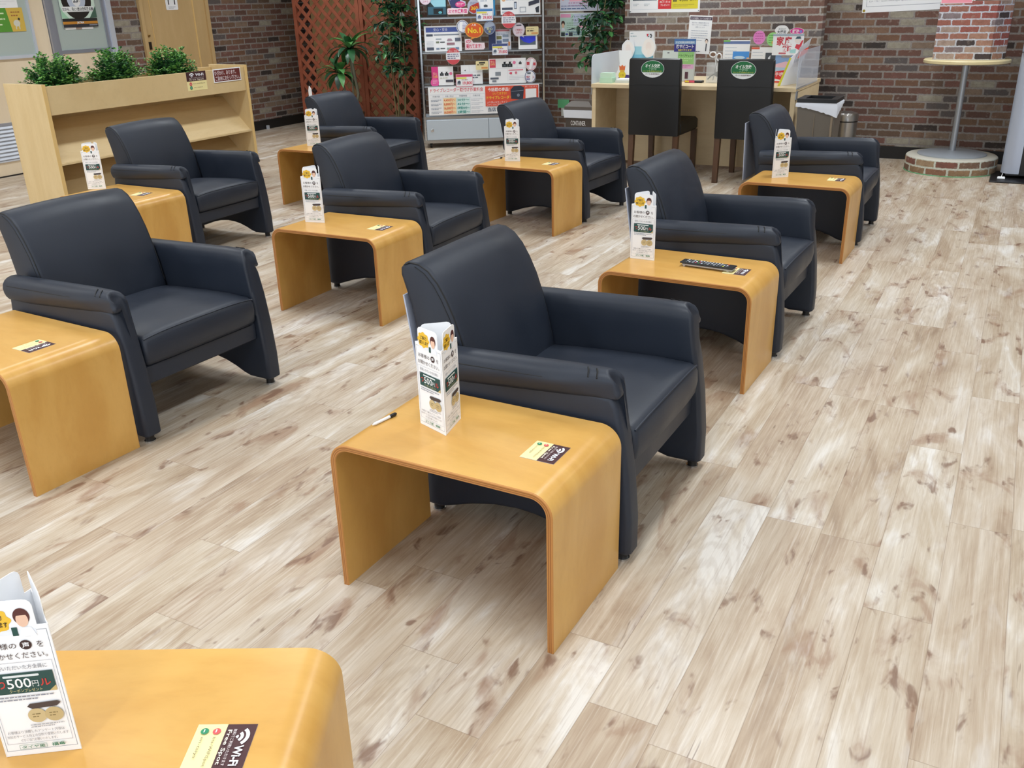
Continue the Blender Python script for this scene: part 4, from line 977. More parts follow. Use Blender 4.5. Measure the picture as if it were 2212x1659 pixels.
# ---------------------------------------------------------------- consultation desk with its tall chairs
dk = thing('desk', 'light maple consultation desk against the brick pillar, grey side screens on top', 'desk', (-2.56, 8.5, 0))
def db(mb, x0, x1, y0, y1, z0, z1, m=DESKW, bev=.002): return mb.box(x0+2.56, x1+2.56, y0-8.5, y1-8.5, z0, z1, m, bev=bev)
mb = MB(); db(mb, -3.475, -1.645, 7.98, 9.0, .752, .785); mb.build('desktop', dk)
mb = MB(); db(mb, -3.475, -3.437, 8.0, 8.98, 0, .752); mb.build('side_panel', dk)
mb = MB(); db(mb, -1.690, -1.650, 8.0, 8.98, 0, .752); mb.build('side_panel', dk)
mb = MB(); db(mb, -3.437, -1.690, 8.50, 8.52, .03, .752); mb.build('modesty_panel', dk)
def part_panel(x, y0, y1, z0, z1, m, name):
    pts = rrect(0, 0, y1-y0, z1-z0, .0); r = .06; w, h = y1-y0, z1-z0
    pts = [(0, 0), (w, 0), (w, h)] + [(r-r*math.sin(a), h-r+r*math.cos(a)) for a in (0, PI/8, PI/4, 3*PI/8, PI/2)]
    M = Matrix.Translation((x+2.56, y0-8.5, z0)) @ Matrix.Rotation(PI/2, 4, 'Z') @ Matrix.Rotation(PI/2, 4, 'X')
    return MB().prism(pts, 0, .006, m, M).build(name, dk)
part_panel(-3.482, 8.0, 8.70, .70, 1.035, GREY, 'side_screen')
part_panel(-1.645, 7.96, 8.80, .775, 1.07, mat('screen_translucent', (214, 222, 236), .3, alpha=.38), 'side_screen')
mb = MB(); db(mb, -1.650, -1.642, 7.99, 8.05, .69, .76, GREYMET); db(mb, -3.478, -3.472, 7.99, 8.05, .69, .76, GREYMET); mb.build('screen_bracket', dk)

def tall_chair(label, loc, rz, first=None):
    if first: return dup(first, loc, rz, label)
    t = thing('tall_dining_chair', label, 'chair', loc, rz, 'tall black chairs at the desk')
    # origin between the rear legs at the back plane; chair faces +y
    prof = [(-.012, .375), (.045, .375), (.050, .50), (.040, .80), (.030, .985), (.018, 1.012), (-.005, 1.018), (-.022, 1.008), (-.028, .98), (-.020, .70)]
    P2 = [(y, z) for y, z in prof]
    MB().slab(P2, -.232, .232, .012, BLACKLE, Matrix(((0, 1, 0, 0), (1, 0, 0, 0), (0, 0, 1, 0), (0, 0, 0, 1))), mid=4).build('backrest', t, 40)
    MB().tube([(-.228, -.0265, .80), (.228, -.0265, .80)], .0018, SEAM_CREASE, n=5).build('back_seam', t)
    MB().box(-.232, .232, .045, .56, .37, .485, BLACKLE, bev=.022).build('seat', t, 30)
    for sx in (-1, 1):
        for y, z1, k in ((.02, .40, 0), (.535, .375, 1)):
            x = sx*.205; b = .021; tp = .024
            x2 = x; y2 = y-(.02 if k == 0 else -.0)
            vs = [(x2+i*b, y2+j*b, 0) for i, j in ((-1, -1), (1, -1), (1, 1), (-1, 1))] + [(x+i*tp, y+j*tp, z1) for i, j in ((-1, -1), (1, -1), (1, 1), (-1, 1))]
            MB().add(vs, [(3, 2, 1, 0), (4, 5, 6, 7), (0, 1, 5, 4), (1, 2, 6, 5), (2, 3, 7, 6), (3, 0, 4, 7)], WALNUT).build('leg', t)
    w, h = .208, .14
    els = [('e', .104, .07, .101, .067, '#16713f'), ('p', [(.104+.101*math.cos(a), .07+.067*math.sin(a)) for a in [PI+.42+i*(PI-.84)/14 for i in range(15)]], '#eef2f4'),
           ('T', .038, .080, .172, .112, 'オイル交換', '#eef6f0', .03), ('T', .066, .060, .140, .080, '実施中', '#9fc8a8', .02), ('T', .020, .046, .190, .058, 'タイヤも点検おまかせ!', '#d8d860'),
           ('T', .040, .022, .168, .036, 'オイル会員募集中', '#7a6a70', .01)]
    sign('oval_sticker', 'green and white oval sticker', None, w, h, els, Matrix.Translation((-.118, -.0305, .862)) @ Matrix.Rotation(PI/2, 4, 'X'), shape=ell(.104, .07, .104, .07), t=.001, parent=t)
    return t
tc = tall_chair('tall black vinyl chair at the left of the desk, green oval sticker on its back', (-2.818, 7.845, 0), 0)
tall_chair('tall black vinyl chair at the right of the desk, green oval sticker on its back', (-2.035, 7.845, 0), 0, tc)

# things on the desk
DZ = .7855
def D(x, z, y=8.4, ang=0.0, tilt=0.0): return upright(x, y, z, ang, tilt)
sign('brochure_box', 'pale blue leaflet box with a slanted black B emblem, left on the desk', 'box', .238, .418,
     [('r', 0, 0, .238, .29, '#a8dcec'), ('r', 0, 0, .238, .22, '#7cc4e2'), ('p', [(.17, 0), (.238, 0), (.238, .08), (.20, .16)], '#d8c8a0'), ('p', [(.06, 0), (.17, 0), (.13, .10), (.09, .06)], '#3a6cb4'), ('b', .012, .40, .04, 1, .01, .006, '#a8c0c8'), ('b', .012, .375, .09, 1, .01, .008, '#a8c0c8'),
      ('p', [(.162, .335), (.176, .335), (.194, .374), (.190, .386)], '#2c3034'), ('p', [(.174, .372), (.190, .398), (.168, .398)], '#d0283c'), ('p', [(.184, .335), (.212, .335), (.222, .350), (.215, .366), (.222, .382), (.214, .398), (.198, .398), (.204, .376)], '#2c3034'), ('p', [(.196, .344), (.208, .344), (.210, .358), (.203, .358)], '#f2fafc'), ('p', [(.206, .374), (.213, .374), (.212, .388), (.206, .388)], '#f2fafc')],
     D(-3.288, DZ+.006, 8.42), t=.035)
for lab, x, z, w, h in (('white cut-out oval card with a pale pink figure, left of two before the leaflet box', -3.352, .975, .128, .165), ('white cut-out oval card with a pale pink figure, right of two before the leaflet box', -3.158, .988, .138, .175)):
    sign('face_card', lab, 'sign', w, h, [('e', w*.5, h*.5, w*.4, h*.42, '#fdf8f6'), ('e', w*.5, h*.55, w*.2, h*.22, '#fbf0ec'), ('r', w*.42, h*.15, w*.16, h*.3, '#fdf6f2')], D(x, z, 8.395), shape=ell(w*.5, h*.5, w*.5, h*.5, 40, .03, 7), t=.002)
sign('mascot_stand', 'white cut-out stand with an orange and yellow badge beside the left screen', 'sign', .15, .26,
     [('p', [(.0, .0), (.14, .0), (.12, .045), (.05, .05)], '#4a3a8a'), ('p', [(.030, .085), (.080, .085), (.085, .13), (.070, .12), (.055, .135), (.04, .12), (.026, .13)], '#e0703a'), ('e', .055, .045, .034, .034, '#ecd63a'), ('T', .040, .034, .072, .054, '1位', '#b89020', .02), ('r', .035, .07, .042, .02, '#e8b83a')], D(-3.385, DZ+.004, 8.36, .15), shape=[(-.015, 0), (.15, 0), (.14, .26), (.02, .26), (.03, .14), (.01, .08), (-.02, .03)], t=.003)
bx = thing('leaflet_box', 'small pale green stack of leaflets at the left end of the desk', 'leaflets', (-3.37, 8.13, DZ))
MB().box(-.065, .055, -.05, .05, 0, .045, mat('leaflet_mint', (190, 226, 202), .5)).build('lower_stack', bx); MB().box(-.060, .050, -.045, .052, .045, .085, mat('leaflet_mint2', (206, 236, 214), .5)).build('upper_stack', bx)
o = MB().box(-3.30, -3.16, 8.12, 8.24, DZ, DZ+.022, mat('leaflet_grey', (206, 214, 210), .5)).box(-3.29, -3.17, 8.13, 8.23, DZ+.022, DZ+.035, WHITE).build('paper_pile')
tag(o, 'low pile of white papers beside the pale green leaflets', 'papers')
sign('white_tablet', 'pale grey standing sheet behind the left tall chair', 'sign', .17, .26, [('r', .045, .235, .02, .008, '#5a6068'), ('e', .10, .14, .04, .025, '#f0f6f4')], D(-2.975, DZ+.002, 8.44, 0, .1), card=mat('sheet_grey', (206, 216, 214), .5))
sign('rust_coat_sign', 'blue and purple rust-proof coating sign on the desk', 'sign', .200, .108,
     [('r', 0, .055, .2, .053, '#4a78b8'), ('r', 0, 0, .2, .062, '#38348c'), ('r', .008, .066, .184, .024, '#8ab0d8'), ('T', .014, .070, .186, .088, 'サビ対策は専用塗料', '#eef2fa', .01), ('T', .022, .028, .182, .062, '防サビコート', '#f0f2fa', .03), ('T', .038, .006, .166, .024, '当店で承ります!', '#e8dc50', .02)], D(-2.836, 1.040, 8.37), t=.002)
sign('leaflet_stand', 'green and pink leaflet in a clear stand below the rust-proof sign', 'sign', .160, .25,
     [('r', .005, .145, .150, .105, '#9ed88a'), ('r', .005, .105, .150, .040, '#e8b8e0'), ('T', .012, .208, .148, .228, 'ドライブチェック', '#2a4a28', .02), ('b', .02, .19, .12, 2, .018, .007, '#c8ecb0'), ('b', .03, .130, .10, 2, .012, .005, '#c070b0'), ('r', .02, .02, .03, .06, '#5a3a48'), ('r', .08, .02, .03, .06, '#5a3a48')], D(-2.815, DZ+.002, 8.40, 0, .05), group=None, t=.03, card=mat('clear_stand', (214, 222, 224), .3))
o = thing('tape_tray', 'small black tray with red and yellow labels on the desk between the tall chairs', 'tray', (-2.60, 8.30, DZ))
MB().box(-.09, .07, -.03, .03, 0, .018, BLACK, bev=.003).build('tray', o); MB().box(-.09, .0, -.034, -.03, .002, .02, ink('#e05a78')).box(-.085, -.05, -.036, -.034, .004, .018, ink('#e8d840')).build('label_strip', o)
pc = thing('pen_cup', 'clear pen cup with white scissors and a dark key fob on the desk', 'pen cup', (-2.44, 8.32, DZ))
MB().box(-.06, .06, -.04, .04, 0, .006, CLEAR).box(-.06, .06, -.04, -.037, .006, .17, CLEAR).box(-.06, .06, .037, .04, .006, .17, CLEAR).box(-.06, -.057, -.037, .037, .006, .17, CLEAR).box(.057, .06, -.037, .037, .006, .17, CLEAR).build('cup', pc)
mb = MB(); hw = mat('handle_white', (240, 242, 246), .35)
mb.tube([(-.02+.028*math.cos(a), 0, .235+.022*math.sin(a)) for a in [2*PI*i/14 for i in range(15)]], .006, hw, n=6); mb.tube([(.035+.022*math.cos(a), 0, .215+.03*math.sin(a)) for a in [2*PI*i/14 for i in range(15)]], .006, hw, n=6)
mb.tube([(0, 0, .215), (.02, 0, .12), (.03, 0, .02)], .005, hw, n=6); mb.tube([(.025, 0, .19), (.01, 0, .12), (-.01, 0, .02)], .005, STEEL, n=6); mb.build('scissors', pc, 60)
MB().tube([(-.05, -.02, .03), (-.02, -.02, .06), (.03, -.02, .085)], .006, BLACK, n=6).lathe([(.022, -.008), (.022, .008)], mat('fob_dark', (58, 64, 74), .4), Matrix.Translation((.035, -.02, .075)) @ Matrix.Rotation(PI/2, 4, 'X'), 16).build('key_fob', pc, 50)
sign('price_sheet', 'white price sheet with a blue sky picture behind the right tall chair', 'sign', .235, .345, [('r', .0, .312, .235, .022, '#6a80b4'), ('r', .0, .330, .06, .014, '#7ac060'), ('b', .02, .28, .10, 9, .028, .004, '#b8c4d4'), ('r', .09, .12, .145, .13, '#4a98e8'), ('e', .15, .20, .05, .012, '#c8e4fa'), ('e', .19, .165, .04, .010, '#d8ecfc'), ('r', .215, .17, .02, .03, '#e8b890')], D(-2.405, DZ+.006, 8.42, 0, .05))
sign('price_sheet', 'white sheet with a red corner and a dark picture, beside the cartoon card', 'sign', .225, .285, [('r', 0, .268, .07, .016, '#e0684c'), ('b', .012, .24, .09, 7, .026, .004, '#b8c4d4'), ('r', .125, .12, .10, .12, '#4a505a'), ('p', [(.145, .14), (.165, .14), (.170, .22), (.15, .20)], '#dfe6f0')], D(-2.155, DZ+.006, 8.43, 0, .05))
sign('note_disc', 'bright pink round paper note above the desk sheets', 'note', .104, .112, [('b', .018, .085, .07, 4, .020, .006, '#c85aa8')], D(-2.138, 1.100, 8.40), shape=ell(.052, .056, .052, .056), card=mat('note_pink', (238, 142, 214), .6))
sign('note_disc', 'light green round paper note beside the pink one', 'note', .104, .112, [('b', .018, .085, .07, 4, .020, .006, '#5ab05a'), ('r', .045, .02, .02, .02, '#e8b850')], D(-2.022, 1.086, 8.405), shape=ell(.052, .056, .052, .056), card=mat('note_green', (160, 226, 140), .6))
for z, x in ((.99, -2.09), (.99, -1.975)): pass
sign('cartoon_card', 'white card with red brush lettering and a cartoon figure on the desk', 'sign', .258, .172,
     [('T', .032, .078, .096, .150, '家', '#d03848', .03), ('T', .100, .078, .160, .150, '庭', '#d03848', .03), ('T', .085, .028, .160, .078, '教師', '#d03848', .03), ('r', .058, .008, .06, .014, '#d0707a'), ('e', .212, .118, .026, .022, '#f2e8e4'), ('p', [(.188, .130), (.236, .132), (.228, .152), (.20, .150)], '#3a5a6c'), ('p', [(.19, .06), (.232, .04), (.256, .12), (.245, .12), (.225, .085), (.20, .09)], '#d84050'), ('p', [(.15, .02), (.20, .018), (.20, .05), (.155, .045)], '#a8dcdc'), ('r', .0, .156, .258, .012, '#9ab0c0')], D(-1.962, 1.015, 8.38), t=.002)
sign('bubble_card', 'white cloud-shaped card with black writing above the cartoon card', 'sign', .116, .07, [('T', .03, .038, .09, .052, 'あなたの', '#5a6068'), ('T', .020, .008, .096, .034, '大満足', '#28303a', .02)], D(-1.952, 1.180, 8.381), shape=ell(.058, .035, .058, .04, 30, .02, 6))
sign('bubble_card', 'magenta oval card with white writing above the cartoon card', 'sign', .118, .056, [('e', .059, .028, .056, .026, '#e02a94'), ('T', .020, .012, .078, .044, '解決', '#fbeef8', .03), ('e', .092, .026, .012, .012, '#8a8ae0')], D(-1.826, 1.178, 8.381), shape=ell(.059, .028, .059, .028))
sign('leaflet', 'red and blue leaflet standing under the cartoon card, right of the tall chair', 'leaflet', .185, .232,
     [('r', 0, .13, .185, .102, '#8aaee0'), ('p', [(0, .13), (.185, .11), (.185, .16), (.09, .175), (0, .15)], '#f0c8d8'), ('r', 0, .095, .185, .03, '#b4d0ec'), ('p', [(0, .035), (.06, .025), (.13, .025), (.185, .04), (.185, .095), (.09, .105), (0, .09)], '#d8363c'), ('T', .010, .052, .150, .088, '手頃な家', '#f4e0e4', .02), ('e', .13, .148, .028, .012, '#32384a'), ('r', 0, .0, .185, .014, '#e05a48'), ('r', .05, .205, .08, .02, '#b0a8a8')], D(-1.935, DZ+.003, 8.40, 0, .05))
o = thing('open_folder', 'white document folders standing open against the right side screen, yellow edge', 'folder', (-1.755, 8.12, DZ))
MB().add([(-.055, 0, 0), (.03, .28, 0), (.055, .26, .29), (.0, .02, .22), (-.05, 0, .002), (.035, .28, .002), (.06, .26, .292), (.005, .02, .222)], [(0, 1, 2, 3), (7, 6, 5, 4), (0, 4, 5, 1), (1, 5, 6, 2), (2, 6, 7, 3), (3, 7, 4, 0)], WHITE).build('white_cover', o)
MB().add([(-.075, -.012, 0), (-.055, -.012, 0), (.02, -.002, .225), (.005, -.004, .225)], [(0, 1, 2, 3)], ink('#e8e44a')).build('yellow_edge', o)
MB().add([(.02, .10, .18), (.06, .30, .20), (.105, .32, .37), (.05, .14, .30)], [(0, 1, 2, 3)], mat('folder_clear', (220, 226, 234), .3)).build('raised_cover', o)
MB().add([(.055, .06, .215), (.098, .22, .255), (.100, .25, .30), (.06, .10, .262)], [(0, 1, 2, 3)], ink('#d8543e')).build('orange_flap', o)

# signs on the pillar and the back wall
sign('notice_sheet', 'white notice sheet with a dark heading on the pillar above the desk', 'poster', .235, .36,
     [('r', .008, .318, .225, .030, '#4a3a4c'), ('T', .016, .322, .222, .343, 'マスク着用についてのお知らせ', '#e6e0ea', .01), ('T', .03, .285, .205, .298, '当店では、感染症対策のため', '#8a93a8'), ('T', .03, .265, .205, .278, 'スタッフがマスクを着用して', '#8a93a8'), ('T', .07, .245, .165, .258, '接客いたします', '#8a93a8'), ('b', .03, .215, .17, 5, .022, .005, '#a8b2c6'), ('e', .197, .125, .016, .020, '#4a3a3a'), ('e', .197, .118, .012, .017, '#f0dcd0'), ('r', .192, .03, .010, .07, '#3a3e4c'), ('b', .07, .02, .10, 1, .01, .008, '#6a7486')], upright(-3.085, 9.4985, .962, 0) @ Matrix.Rotation(math.radians(-2.5), 4, 'Z'))
sign('coupon_poster', 'white poster with red and yellow coupon panels on the pillar', 'poster', .74, .40,
     [('r', .03, .115, .26, .030, '#4a5866'), ('T', .07, .119, .25, .139, 'ダウンロードはこちらから', '#dfe6ee', .01), ('o', .02, .03, .28, .33, .0015, '#c4d0dc'), ('r', .305, .032, .14, .34, '#d8343c', .006), ('T', .345, .112, .400, .128, '登録で', '#fbe8e8', .02), ('T', .320, .088, .432, .108, '店頭クーポンを', '#fbe8e8', .02), ('T', .330, .060, .425, .080, 'プレゼント!', '#fbe8e8', .02), ('r', .445, .032, .275, .34, '#e4d638', .006), ('r', .462, .098, .038, .050, '#5a5a38'), ('r', .480, .098, .003, .05, '#e4d638'), ('r', .462, .122, .038, .003, '#e4d638'), ('T', .525, .100, .618, .140, '¥500', '#4a4620', .01), ('T', .632, .104, .702, .136, 'OFF', '#4a4620'), ('b', .46, .07, .22, 2, .014, .005, '#b8ac48'), ('b', .04, .08, .06, 2, .014, .005, '#b8c4ce'), ('b', .155, .08, .06, 2, .014, .005, '#b8c4ce'),
      ('e', .010, .012, .005, .005, '#6a7480'), ('e', .730, .012, .005, .005, '#6a7480')], upright(-3.712, 9.4985, 1.350, 0))
GB = 'laminated notices on the brick wall behind the display rack'
g1 = [('r', .005, .005, .47, .235, '#bcd8d0'), ('r', .16, .115, .32, .12, '#c8d0ea'), ('r', .005, .200, .12, .035, '#e8a0c4'), ('T', .135, .195, .33, .222, 'ハーネス', '#5a9080', .02), ('T', .135, .160, .40, .185, 'クルマも疲れます', '#3a5a58', .02), ('e', .035, .140, .022, .028, '#4a2e2a'), ('e', .035, .118, .016, .024, '#e8c4a8'), ('p', [(.012, .065), (.06, .065), (.05, .095), (.02, .095)], '#e8ecf8'), ('b', .08, .14, .20, 3, .022, .008, '#8ab098'), ('r', .22, .095, .20, .03, '#f0b4cc'), ('b', .08, .075, .30, 2, .022, .008, '#7a98a8'), ('r', .012, .012, .045, .038, '#2e3a3c'), ('r', .105, .012, .045, .038, '#2e3440'), ('p', [(.065, .024), (.082, .024), (.082, .018), (.098, .031), (.082, .044), (.082, .038), (.065, .038)], '#3a3a9c'), ('b', .16, .04, .22, 2, .018, .010, '#6a84a0')]
g2 = [('r', .005, .005, .46, .30, '#d2d6ea'), ('r', .005, .12, .08, .18, '#bfe0cc'), ('e', .035, .125, .02, .02, '#e8a8a0'), ('r', .11, .095, .30, .022, '#f0b4cc'), ('b', .10, .075, .34, 2, .026, .012, '#c08ab0'), ('b', .012, .045, .44, 1, .03, .012, '#9aa0c0'), ('b', .012, .018, .44, 1, .03, .014, '#6a80a8')]
sign('laminated_notice', 'green and lilac notice with a person and arrow on the brick wall, lower of two', 'poster', .48, .245, g1, upright(-4.576, YB-.001, 1.112), group=GB)
sign('laminated_notice', 'lilac notice with pink lines on the brick wall, upper of two', 'poster', .47, .31, g2, upright(-4.576, YB-.001, 1.375), group=GB)
sign('wall_poster', 'large white poster with a thin frame line on the right brick wall', 'poster', .95, .60, [('o', .035, .05, .90, .54, .003, '#8a90a0'), ('T', .06, .085, .46, .105, 'Eメール：reuse.contact@bridgestone.com', '#9aa0ac'), ('e', .018, .018, .010, .010, '#8a7a20'), ('r', .03, .07, .89, .5, '#dfe2ea')][0:1] + [('T', .06, .085, .46, .105, 'Eメール：reuse.contact@bridgestone.com', '#9aa0ac'), ('e', .018, .018, .012, .012, '#a08c20')],
     Matrix.Translation((-1.455, YB-.001, 1.315)) @ Matrix.Rotation(PI/2, 4, 'X') @ Matrix.Rotation(math.radians(2.0), 4, 'Z'))
sign('box_label', 'pink strip label at the left edge of the brick-patterned box top', 'label', .24, .08, [('o', 0, 0, .24, .08, .004, '#f2e8ec')], upright(-.738, 9.0495, 1.392), card=mat('label_pink', (238, 150, 168), .5))

# posters on the glazed wall
o = sign('glazing_leaflet', 'green and yellow leaflet with a sheep drawing on the window at the left edge', 'poster', .34, .215, [('r', 0, 0, .34, .215, '#d8b854'), ('p', [(0, 0), (.195, 0), (.165, .215), (0, .215)], '#5a9a3a'), ('e', .255, .075, .035, .030, '#d8d8cc'), ('e', .285, .112, .012, .012, '#3a3a30'), ('r', .235, .02, .01, .04, '#d8d8cc'), ('r', .27, .02, .01, .04, '#d8d8cc'), ('b', .21, .17, .10, 2, .03, .010, '#a86a40'), ('b', .03, .16, .11, 3, .05, .012, '#d8e8c0')], facing_right(XL+.012, 5.855, 1.330))
sign('glazing_notice', 'white sheet above the green leaflet on the window at the left edge', 'poster', .36, .25, [('b', .02, .20, .32, 8, .024, .003, '#c8d0dc')], facing_right(XL+.010, 5.80, 1.545))
sign('tyre_poster', 'tyre pressure poster with a black tyre on the glazed door', 'poster', .42, .56,
     [('r', 0, 0, .42, .56, '#d8efe4'), ('r', 0, .035, .42, .05, '#2a2a2c'), ('r', 0, 0, .42, .035, '#33343c'), ('r', 0, .03, .42, .026, '#c88a34'), ('e', .205, .275, .180, .200, '#26221f'), ('e', .205, .275, .110, .125, '#c4d0e6'), ('e', .205, .258, .050, .060, '#f2f5fa'), ('T', .165, .235, .225, .285, '23', '#4a525c', .03), ('T', .230, .240, .245, .258, '％', '#4a525c'),
      ('r', .015, .148, .385, .050, '#f2f6f8'), ('T', .022, .155, .395, .190, 'だから、月に1度は空気圧点検!', '#3a424a', .02), ('T', .165, .028, .250, .056, 'JATMA', '#f4f4f4', .03), ('r', .31, .012, .10, .012, '#8a8c96'), ('p', [(0, .09), (.08, .085), (.02, .15), (0, .2)], '#a8d8bc'), ('p', [(.42, .09), (.33, .085), (.39, .16), (.42, .2)], '#4a6a5c')], facing_right(XL+.014, 6.62, 1.345))
o = MB().box(XL-.001, XL+.004, 6.645, 6.98, 1.325, 1.35, WHITE).box(XL+.004, XL+.006, 6.77, 6.84, 1.325, 1.345, mat('tape_brown', (170, 150, 140), .5)).build('paper_slip')
tag(o, 'white slip showing under the tyre poster on the glazed door', 'paper')
sign('door_sign', 'white sign with a black figure at a table on the tan door', 'sign', .175, .24, [('r', .035, .055, .015, .105, '#1e1e22'), ('r', .125, .055, .015, .105, '#1e1e22'), ('r', .025, .125, .125, .018, '#1e1e22'), ('e', .06, .185, .018, .018, '#1e1e22'), ('p', [(.04, .143), (.14, .143), (.11, .175), (.07, .17)], '#1e1e22'), ('b', .035, .028, .105, 2, .012, .005, '#8a8f9a')], facing_right(XL+.016, 7.995, 1.485), shape=rrect(0, 0, .175, .24, .012))
o = MB().box(-4.56, -4.44, YB-.012, YB, .28, .42, mat('outlet_plate', (206, 208, 202), .5)).box(-4.60, -4.46, YB-.018, YB-.012, .37, .46, mat('green_tape', (96, 176, 122), .5)).build('wall_outlet')
tag(o, 'pale wall outlet with green tape on the brick wall, right of the display rack', 'outlet')

# ---------------------------------------------------------------- bins
b1 = thing('waste_bin', 'brown waste bin with CONTAINER lettering left of the desk', 'bin', (-4.07, 9.14, 0))
BROWN = mat('bin_brown', (74, 66, 60), .5); LINER = mat('bin_liner', (228, 234, 246), .35)
def frus(mb, a0, b0, z0, a1, b1_, z1, m):
    vs = [(-a0, -b0, z0), (a0, -b0, z0), (a0, b0, z0), (-a0, b0, z0), (-a1, -b1_, z1), (a1, -b1_, z1), (a1, b1_, z1), (-a1, b1_, z1)]
    return mb.add(vs, [(3, 2, 1, 0), (4, 5, 6, 7), (0, 1, 5, 4), (1, 2, 6, 5), (2, 3, 7, 6), (3, 0, 4, 7)], m)
frus(MB(), .13, .10, 0, .155, .125, .42, BROWN).build('body', b1)
mb = MB(); frus(mb, .160, .130, .345, .168, .138, .425, LINER); mb.build('bin_liner', b1)
mb = MB(); frus(mb, .158, .128, .42, .158, .128, .458, mat('lid_brown', (92, 84, 78), .5)); frus(mb, .158, .128, .458, .10, .08, .51, mat('lid_brown')); mb.build('lid', b1)
mb = MB(); L_ = MB(); paint([('T', -.088, .268, .082, .318, 'CONTAINER', '#e6e6e8', .01), ('T', -.085, .238, .08, .252, 'A little piece for waste', '#c8c8ca')], mb, L_, Mx=Matrix.Translation((0, -.1015, 0)) @ Matrix.Rotation(PI/2-.0595+2*.0595, 4, 'X'))
L_.build('lettering', b1)
b2 = thing('waste_bin', 'tall grey-brown waste bin with a black rimmed top and white liner, right of the desk', 'bin', (-1.437, 7.95, 0))
TAUPE = mat('bin_taupe', (104, 98, 90), .35); TAUPE2 = mat('bin_taupe_edge', (136, 122, 104), .4)
mb = MB(); frus(mb, .130, .12, 0, .150, .145, .67, TAUPE); mb.box(-.012, -.008, -.147, -.10, .05, .60, TAUPE2); mb.box(.118, .135, -.146, -.10, .03, .60, TAUPE2); mb.build('body', b2)
# draped liner, longest at the front right corner
mb = MB(); n = 64; vs = []; R_ = 6
for ring in range(R_):
    for k in range(n):
        f = k/n*4; sd = int(f); u = f-sd; g = 1+.05*min(1, ring/2); A = .155*g; B = .150*g
        x, y = [(-A+2*A*u, -B), (A, -B+2*B*u), (A-2*A*u, B), (-A, B-2*B*u)][sd]
        L = [.035+.075*u**1.5, .115-.10*u, .02, .02+.015*u][sd]
        vs.append((x+.003*math.sin(1.9*k)*ring/R_, y+.003*math.cos(2.3*k)*ring/R_, .695-L*ring/(R_-1)-.004*math.sin(2.7*k)*ring/R_))
mb.add(vs, [(j*n+k, j*n+(k+1) % n, (j+1)*n+(k+1) % n, (j+1)*n+k) for j in range(R_-1) for k in range(n)], LINER); mb.build('bin_liner', b2, 70)
mb = MB()
for x0, x1, y0, y1 in ((-.155, .155, -.155, -.10), (-.155, .155, .12, .15), (-.155, -.10, -.10, .12), (.10, .155, -.10, .12)): mb.box(x0, x1, y0, y1, .693, .722, BLACK)
mb.box(-.10, .10, -.10, .12, .68, .69, BLACK); mb.build('rim', b2)
b3 = thing('pedal_bin', 'small round stainless steel bin beside the grey-brown bin, against the brick wall', 'bin', (-1.43, 9.34, 0))
MB().lathe([(.095, 0), (.098, .01), (.098, .37)], STEEL, n=36).build('body', b3, 40)
MB().lathe([(.100, .37), (.100, .38)], BLACK, n=36).build('rim_band', b3, 40); MB().lathe([(.102, .38), (.102, .43), (.09, .45), (.05, .462), (.0, .466)], STEEL, n=36, cap=False).build('lid', b3, 40)

# ---------------------------------------------------------------- bar table, plinth, box, tower
BX, BY = -.475, 9.18
o = MB().lathe([(.375, 0), (.38, .004), (.38, .118), (.376, .130)], BR_CYL, n=56, cap=False).lathe([(.376, .130), (.366, .138), (.33, .140), (.0, .140)], mat('plinth_top', (196, 192, 180), .7), n=56, cap=False).lathe([(.384, 0), (.384, .006)], mat('green_tape'), n=56).build('round_plinth', smooth=40, loc=(BX, BY, 0))
tag(o, 'low round plinth wrapped in brick print under the bar table', 'plinth')
bt = thing('bar_table', 'round bar table with a cream top, grey pole and disc foot on the brick plinth', 'bar table', (BX, BY, .1405))
MB().lathe([(.285, 0), (.285, .010), (.25, .020), (.12, .030), (.03, .034), (.0, .034)], mat('base_grey', (172, 180, 190), .38, .3), n=48, cap=False).build('base', bt, 40)
MB().lathe([(.026, .03), (.026, .775)], GREYMET, n=24).build('pole', bt, 40)
MB().lathe([(.0, .775), (.33, .775), (.345, .780), (.345, .800), (.338, .806), (.0, .806)], mat('bar_top_cream', (226, 210, 164), .4), n=56, cap=False).build('table_top', bt, 40)
bo = MB().prism([(-.225, -.11), (.215, -.11), (.33, .0), (.33, .15), (-.225, .15)], 0, .46, BR_BOX).build('patterned_box', loc=(-.515, 9.16, .9475))
tag(bo, 'tall box wrapped in bright brick print standing on the bar table', 'box')
mt = MB().box(-.19, .45, -.17, .36, 0, .012, mat('mat_black', (22, 22, 25), .35), bev=.004).build('rubber_mat', loc=(.06, 8.84, 0))
tag(mt, 'black mat under the silver tower at the right edge', 'mat')
tw = thing('tower_appliance', 'tall silver and black tower appliance cut off by the right edge', 'appliance', (.18, 9.02, .012))
hp = [(-.24+.16*(1-math.cos(a)), -.13+.16*(1-math.sin(a))-.0) for a in [PI/2*i/8 for i in range(9)]]
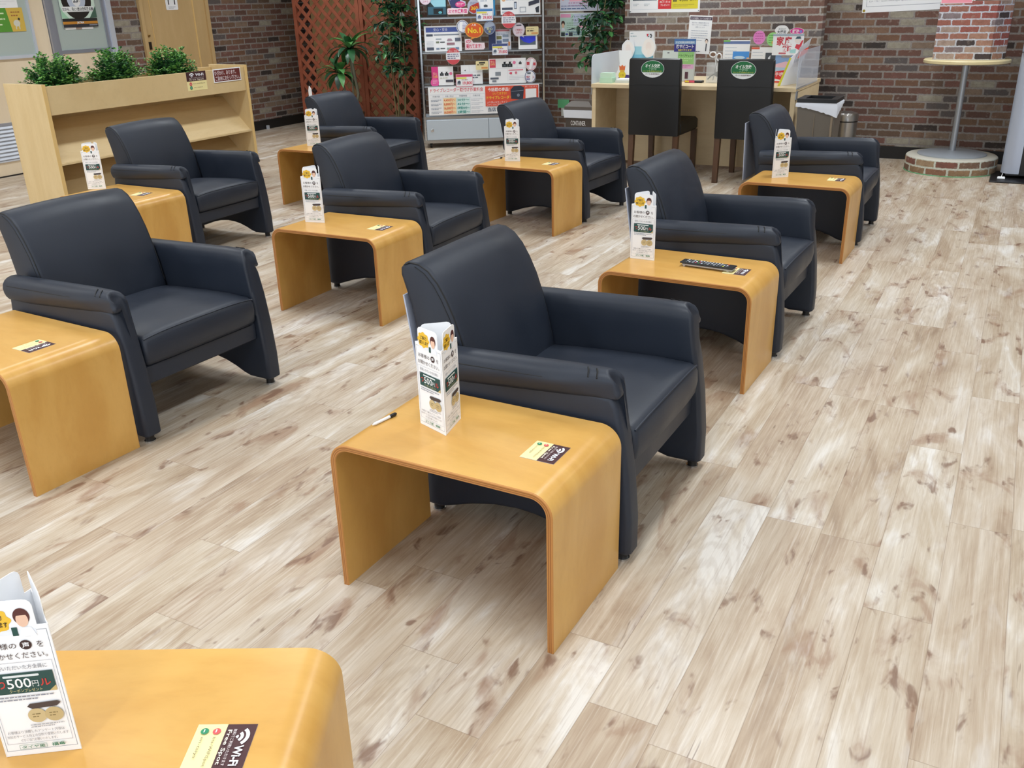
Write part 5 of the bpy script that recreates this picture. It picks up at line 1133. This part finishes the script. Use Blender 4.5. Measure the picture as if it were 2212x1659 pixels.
pts = [(-.24, .20)] + [(-.24+.10*(1-math.cos(a)), -.08-.08*math.sin(a)) for a in [PI/2*i/8 for i in range(9)]] + [(-.10, -.16), (-.10, .20)]
MB().prism(pts[::-1] if False else pts, .035, 1.70, SILVER).box(-.2, -.10, -.15, .19, .02, .035, BLACK).build('silver_shell', tw, 40)
MB().box(-.10, .25, -.155, .20, .02, 1.70, BLACK, bev=.004).build('black_front', tw)
MB().box(-.242, -.098, -.162, .2, 1.005, 1.009, BLACK).build('seam_line', tw)
cl = thing('cable_clip', 'small white clip on the black mat beside the silver tower', 'clip', (-.045, 8.80, .0125))
MB().box(-.03, .03, -.012, .012, 0, .008, WHITE, bev=.003).box(-.03, .03, .016, .038, 0, .014, WHITE, bev=.005).build('clip_body', cl); MB().tube([(0, .04, .010), (.003, .08, .02), (.004, .10, .03)], .003, WHITE, n=6).build('cord', cl)
sw = MB().box(XL+.03, XL+.06, 9.35, 9.38, 0, .05, ALU_L).build('door_stop'); tag(sw, 'small silver door stop on the floor before the left skirting', 'door stop')

# ---------------------------------------------------------------- camera and view
RC = ((0.88137475, 0.47185928, -0.02296454), (-0.16569517, 0.35428933, 0.92033917), (-0.44240667, 0.80735859, -0.39044647))
cd = bpy.data.cameras.new('camera'); co = bpy.data.objects.new('camera', cd); COL.objects.link(co)
r, u, f = (Vector(v) for v in RC)
co.matrix_world = Matrix(((r.x, u.x, -f.x, 0), (r.y, u.y, -f.y, 0), (r.z, u.z, -f.z, 1.51706), (0, 0, 0, 1)))
cd.sensor_fit = 'HORIZONTAL'; cd.sensor_width = 36; cd.lens = 1963.77/2212*36; cd.clip_start = .05; cd.clip_end = 60
SC.camera = co
vs = SC.view_settings; vs.view_transform = 'Standard'; vs.look = 'None'; vs.exposure = .06; vs.gamma = 1; vs.use_curve_mapping = False
try:
    SC.cycles.use_denoising = True; SC.cycles.max_bounces = 8; SC.cycles.diffuse_bounces = 4; SC.cycles.sample_clamp_indirect = 6; SC.cycles.transparent_max_bounces = 12
except Exception: pass
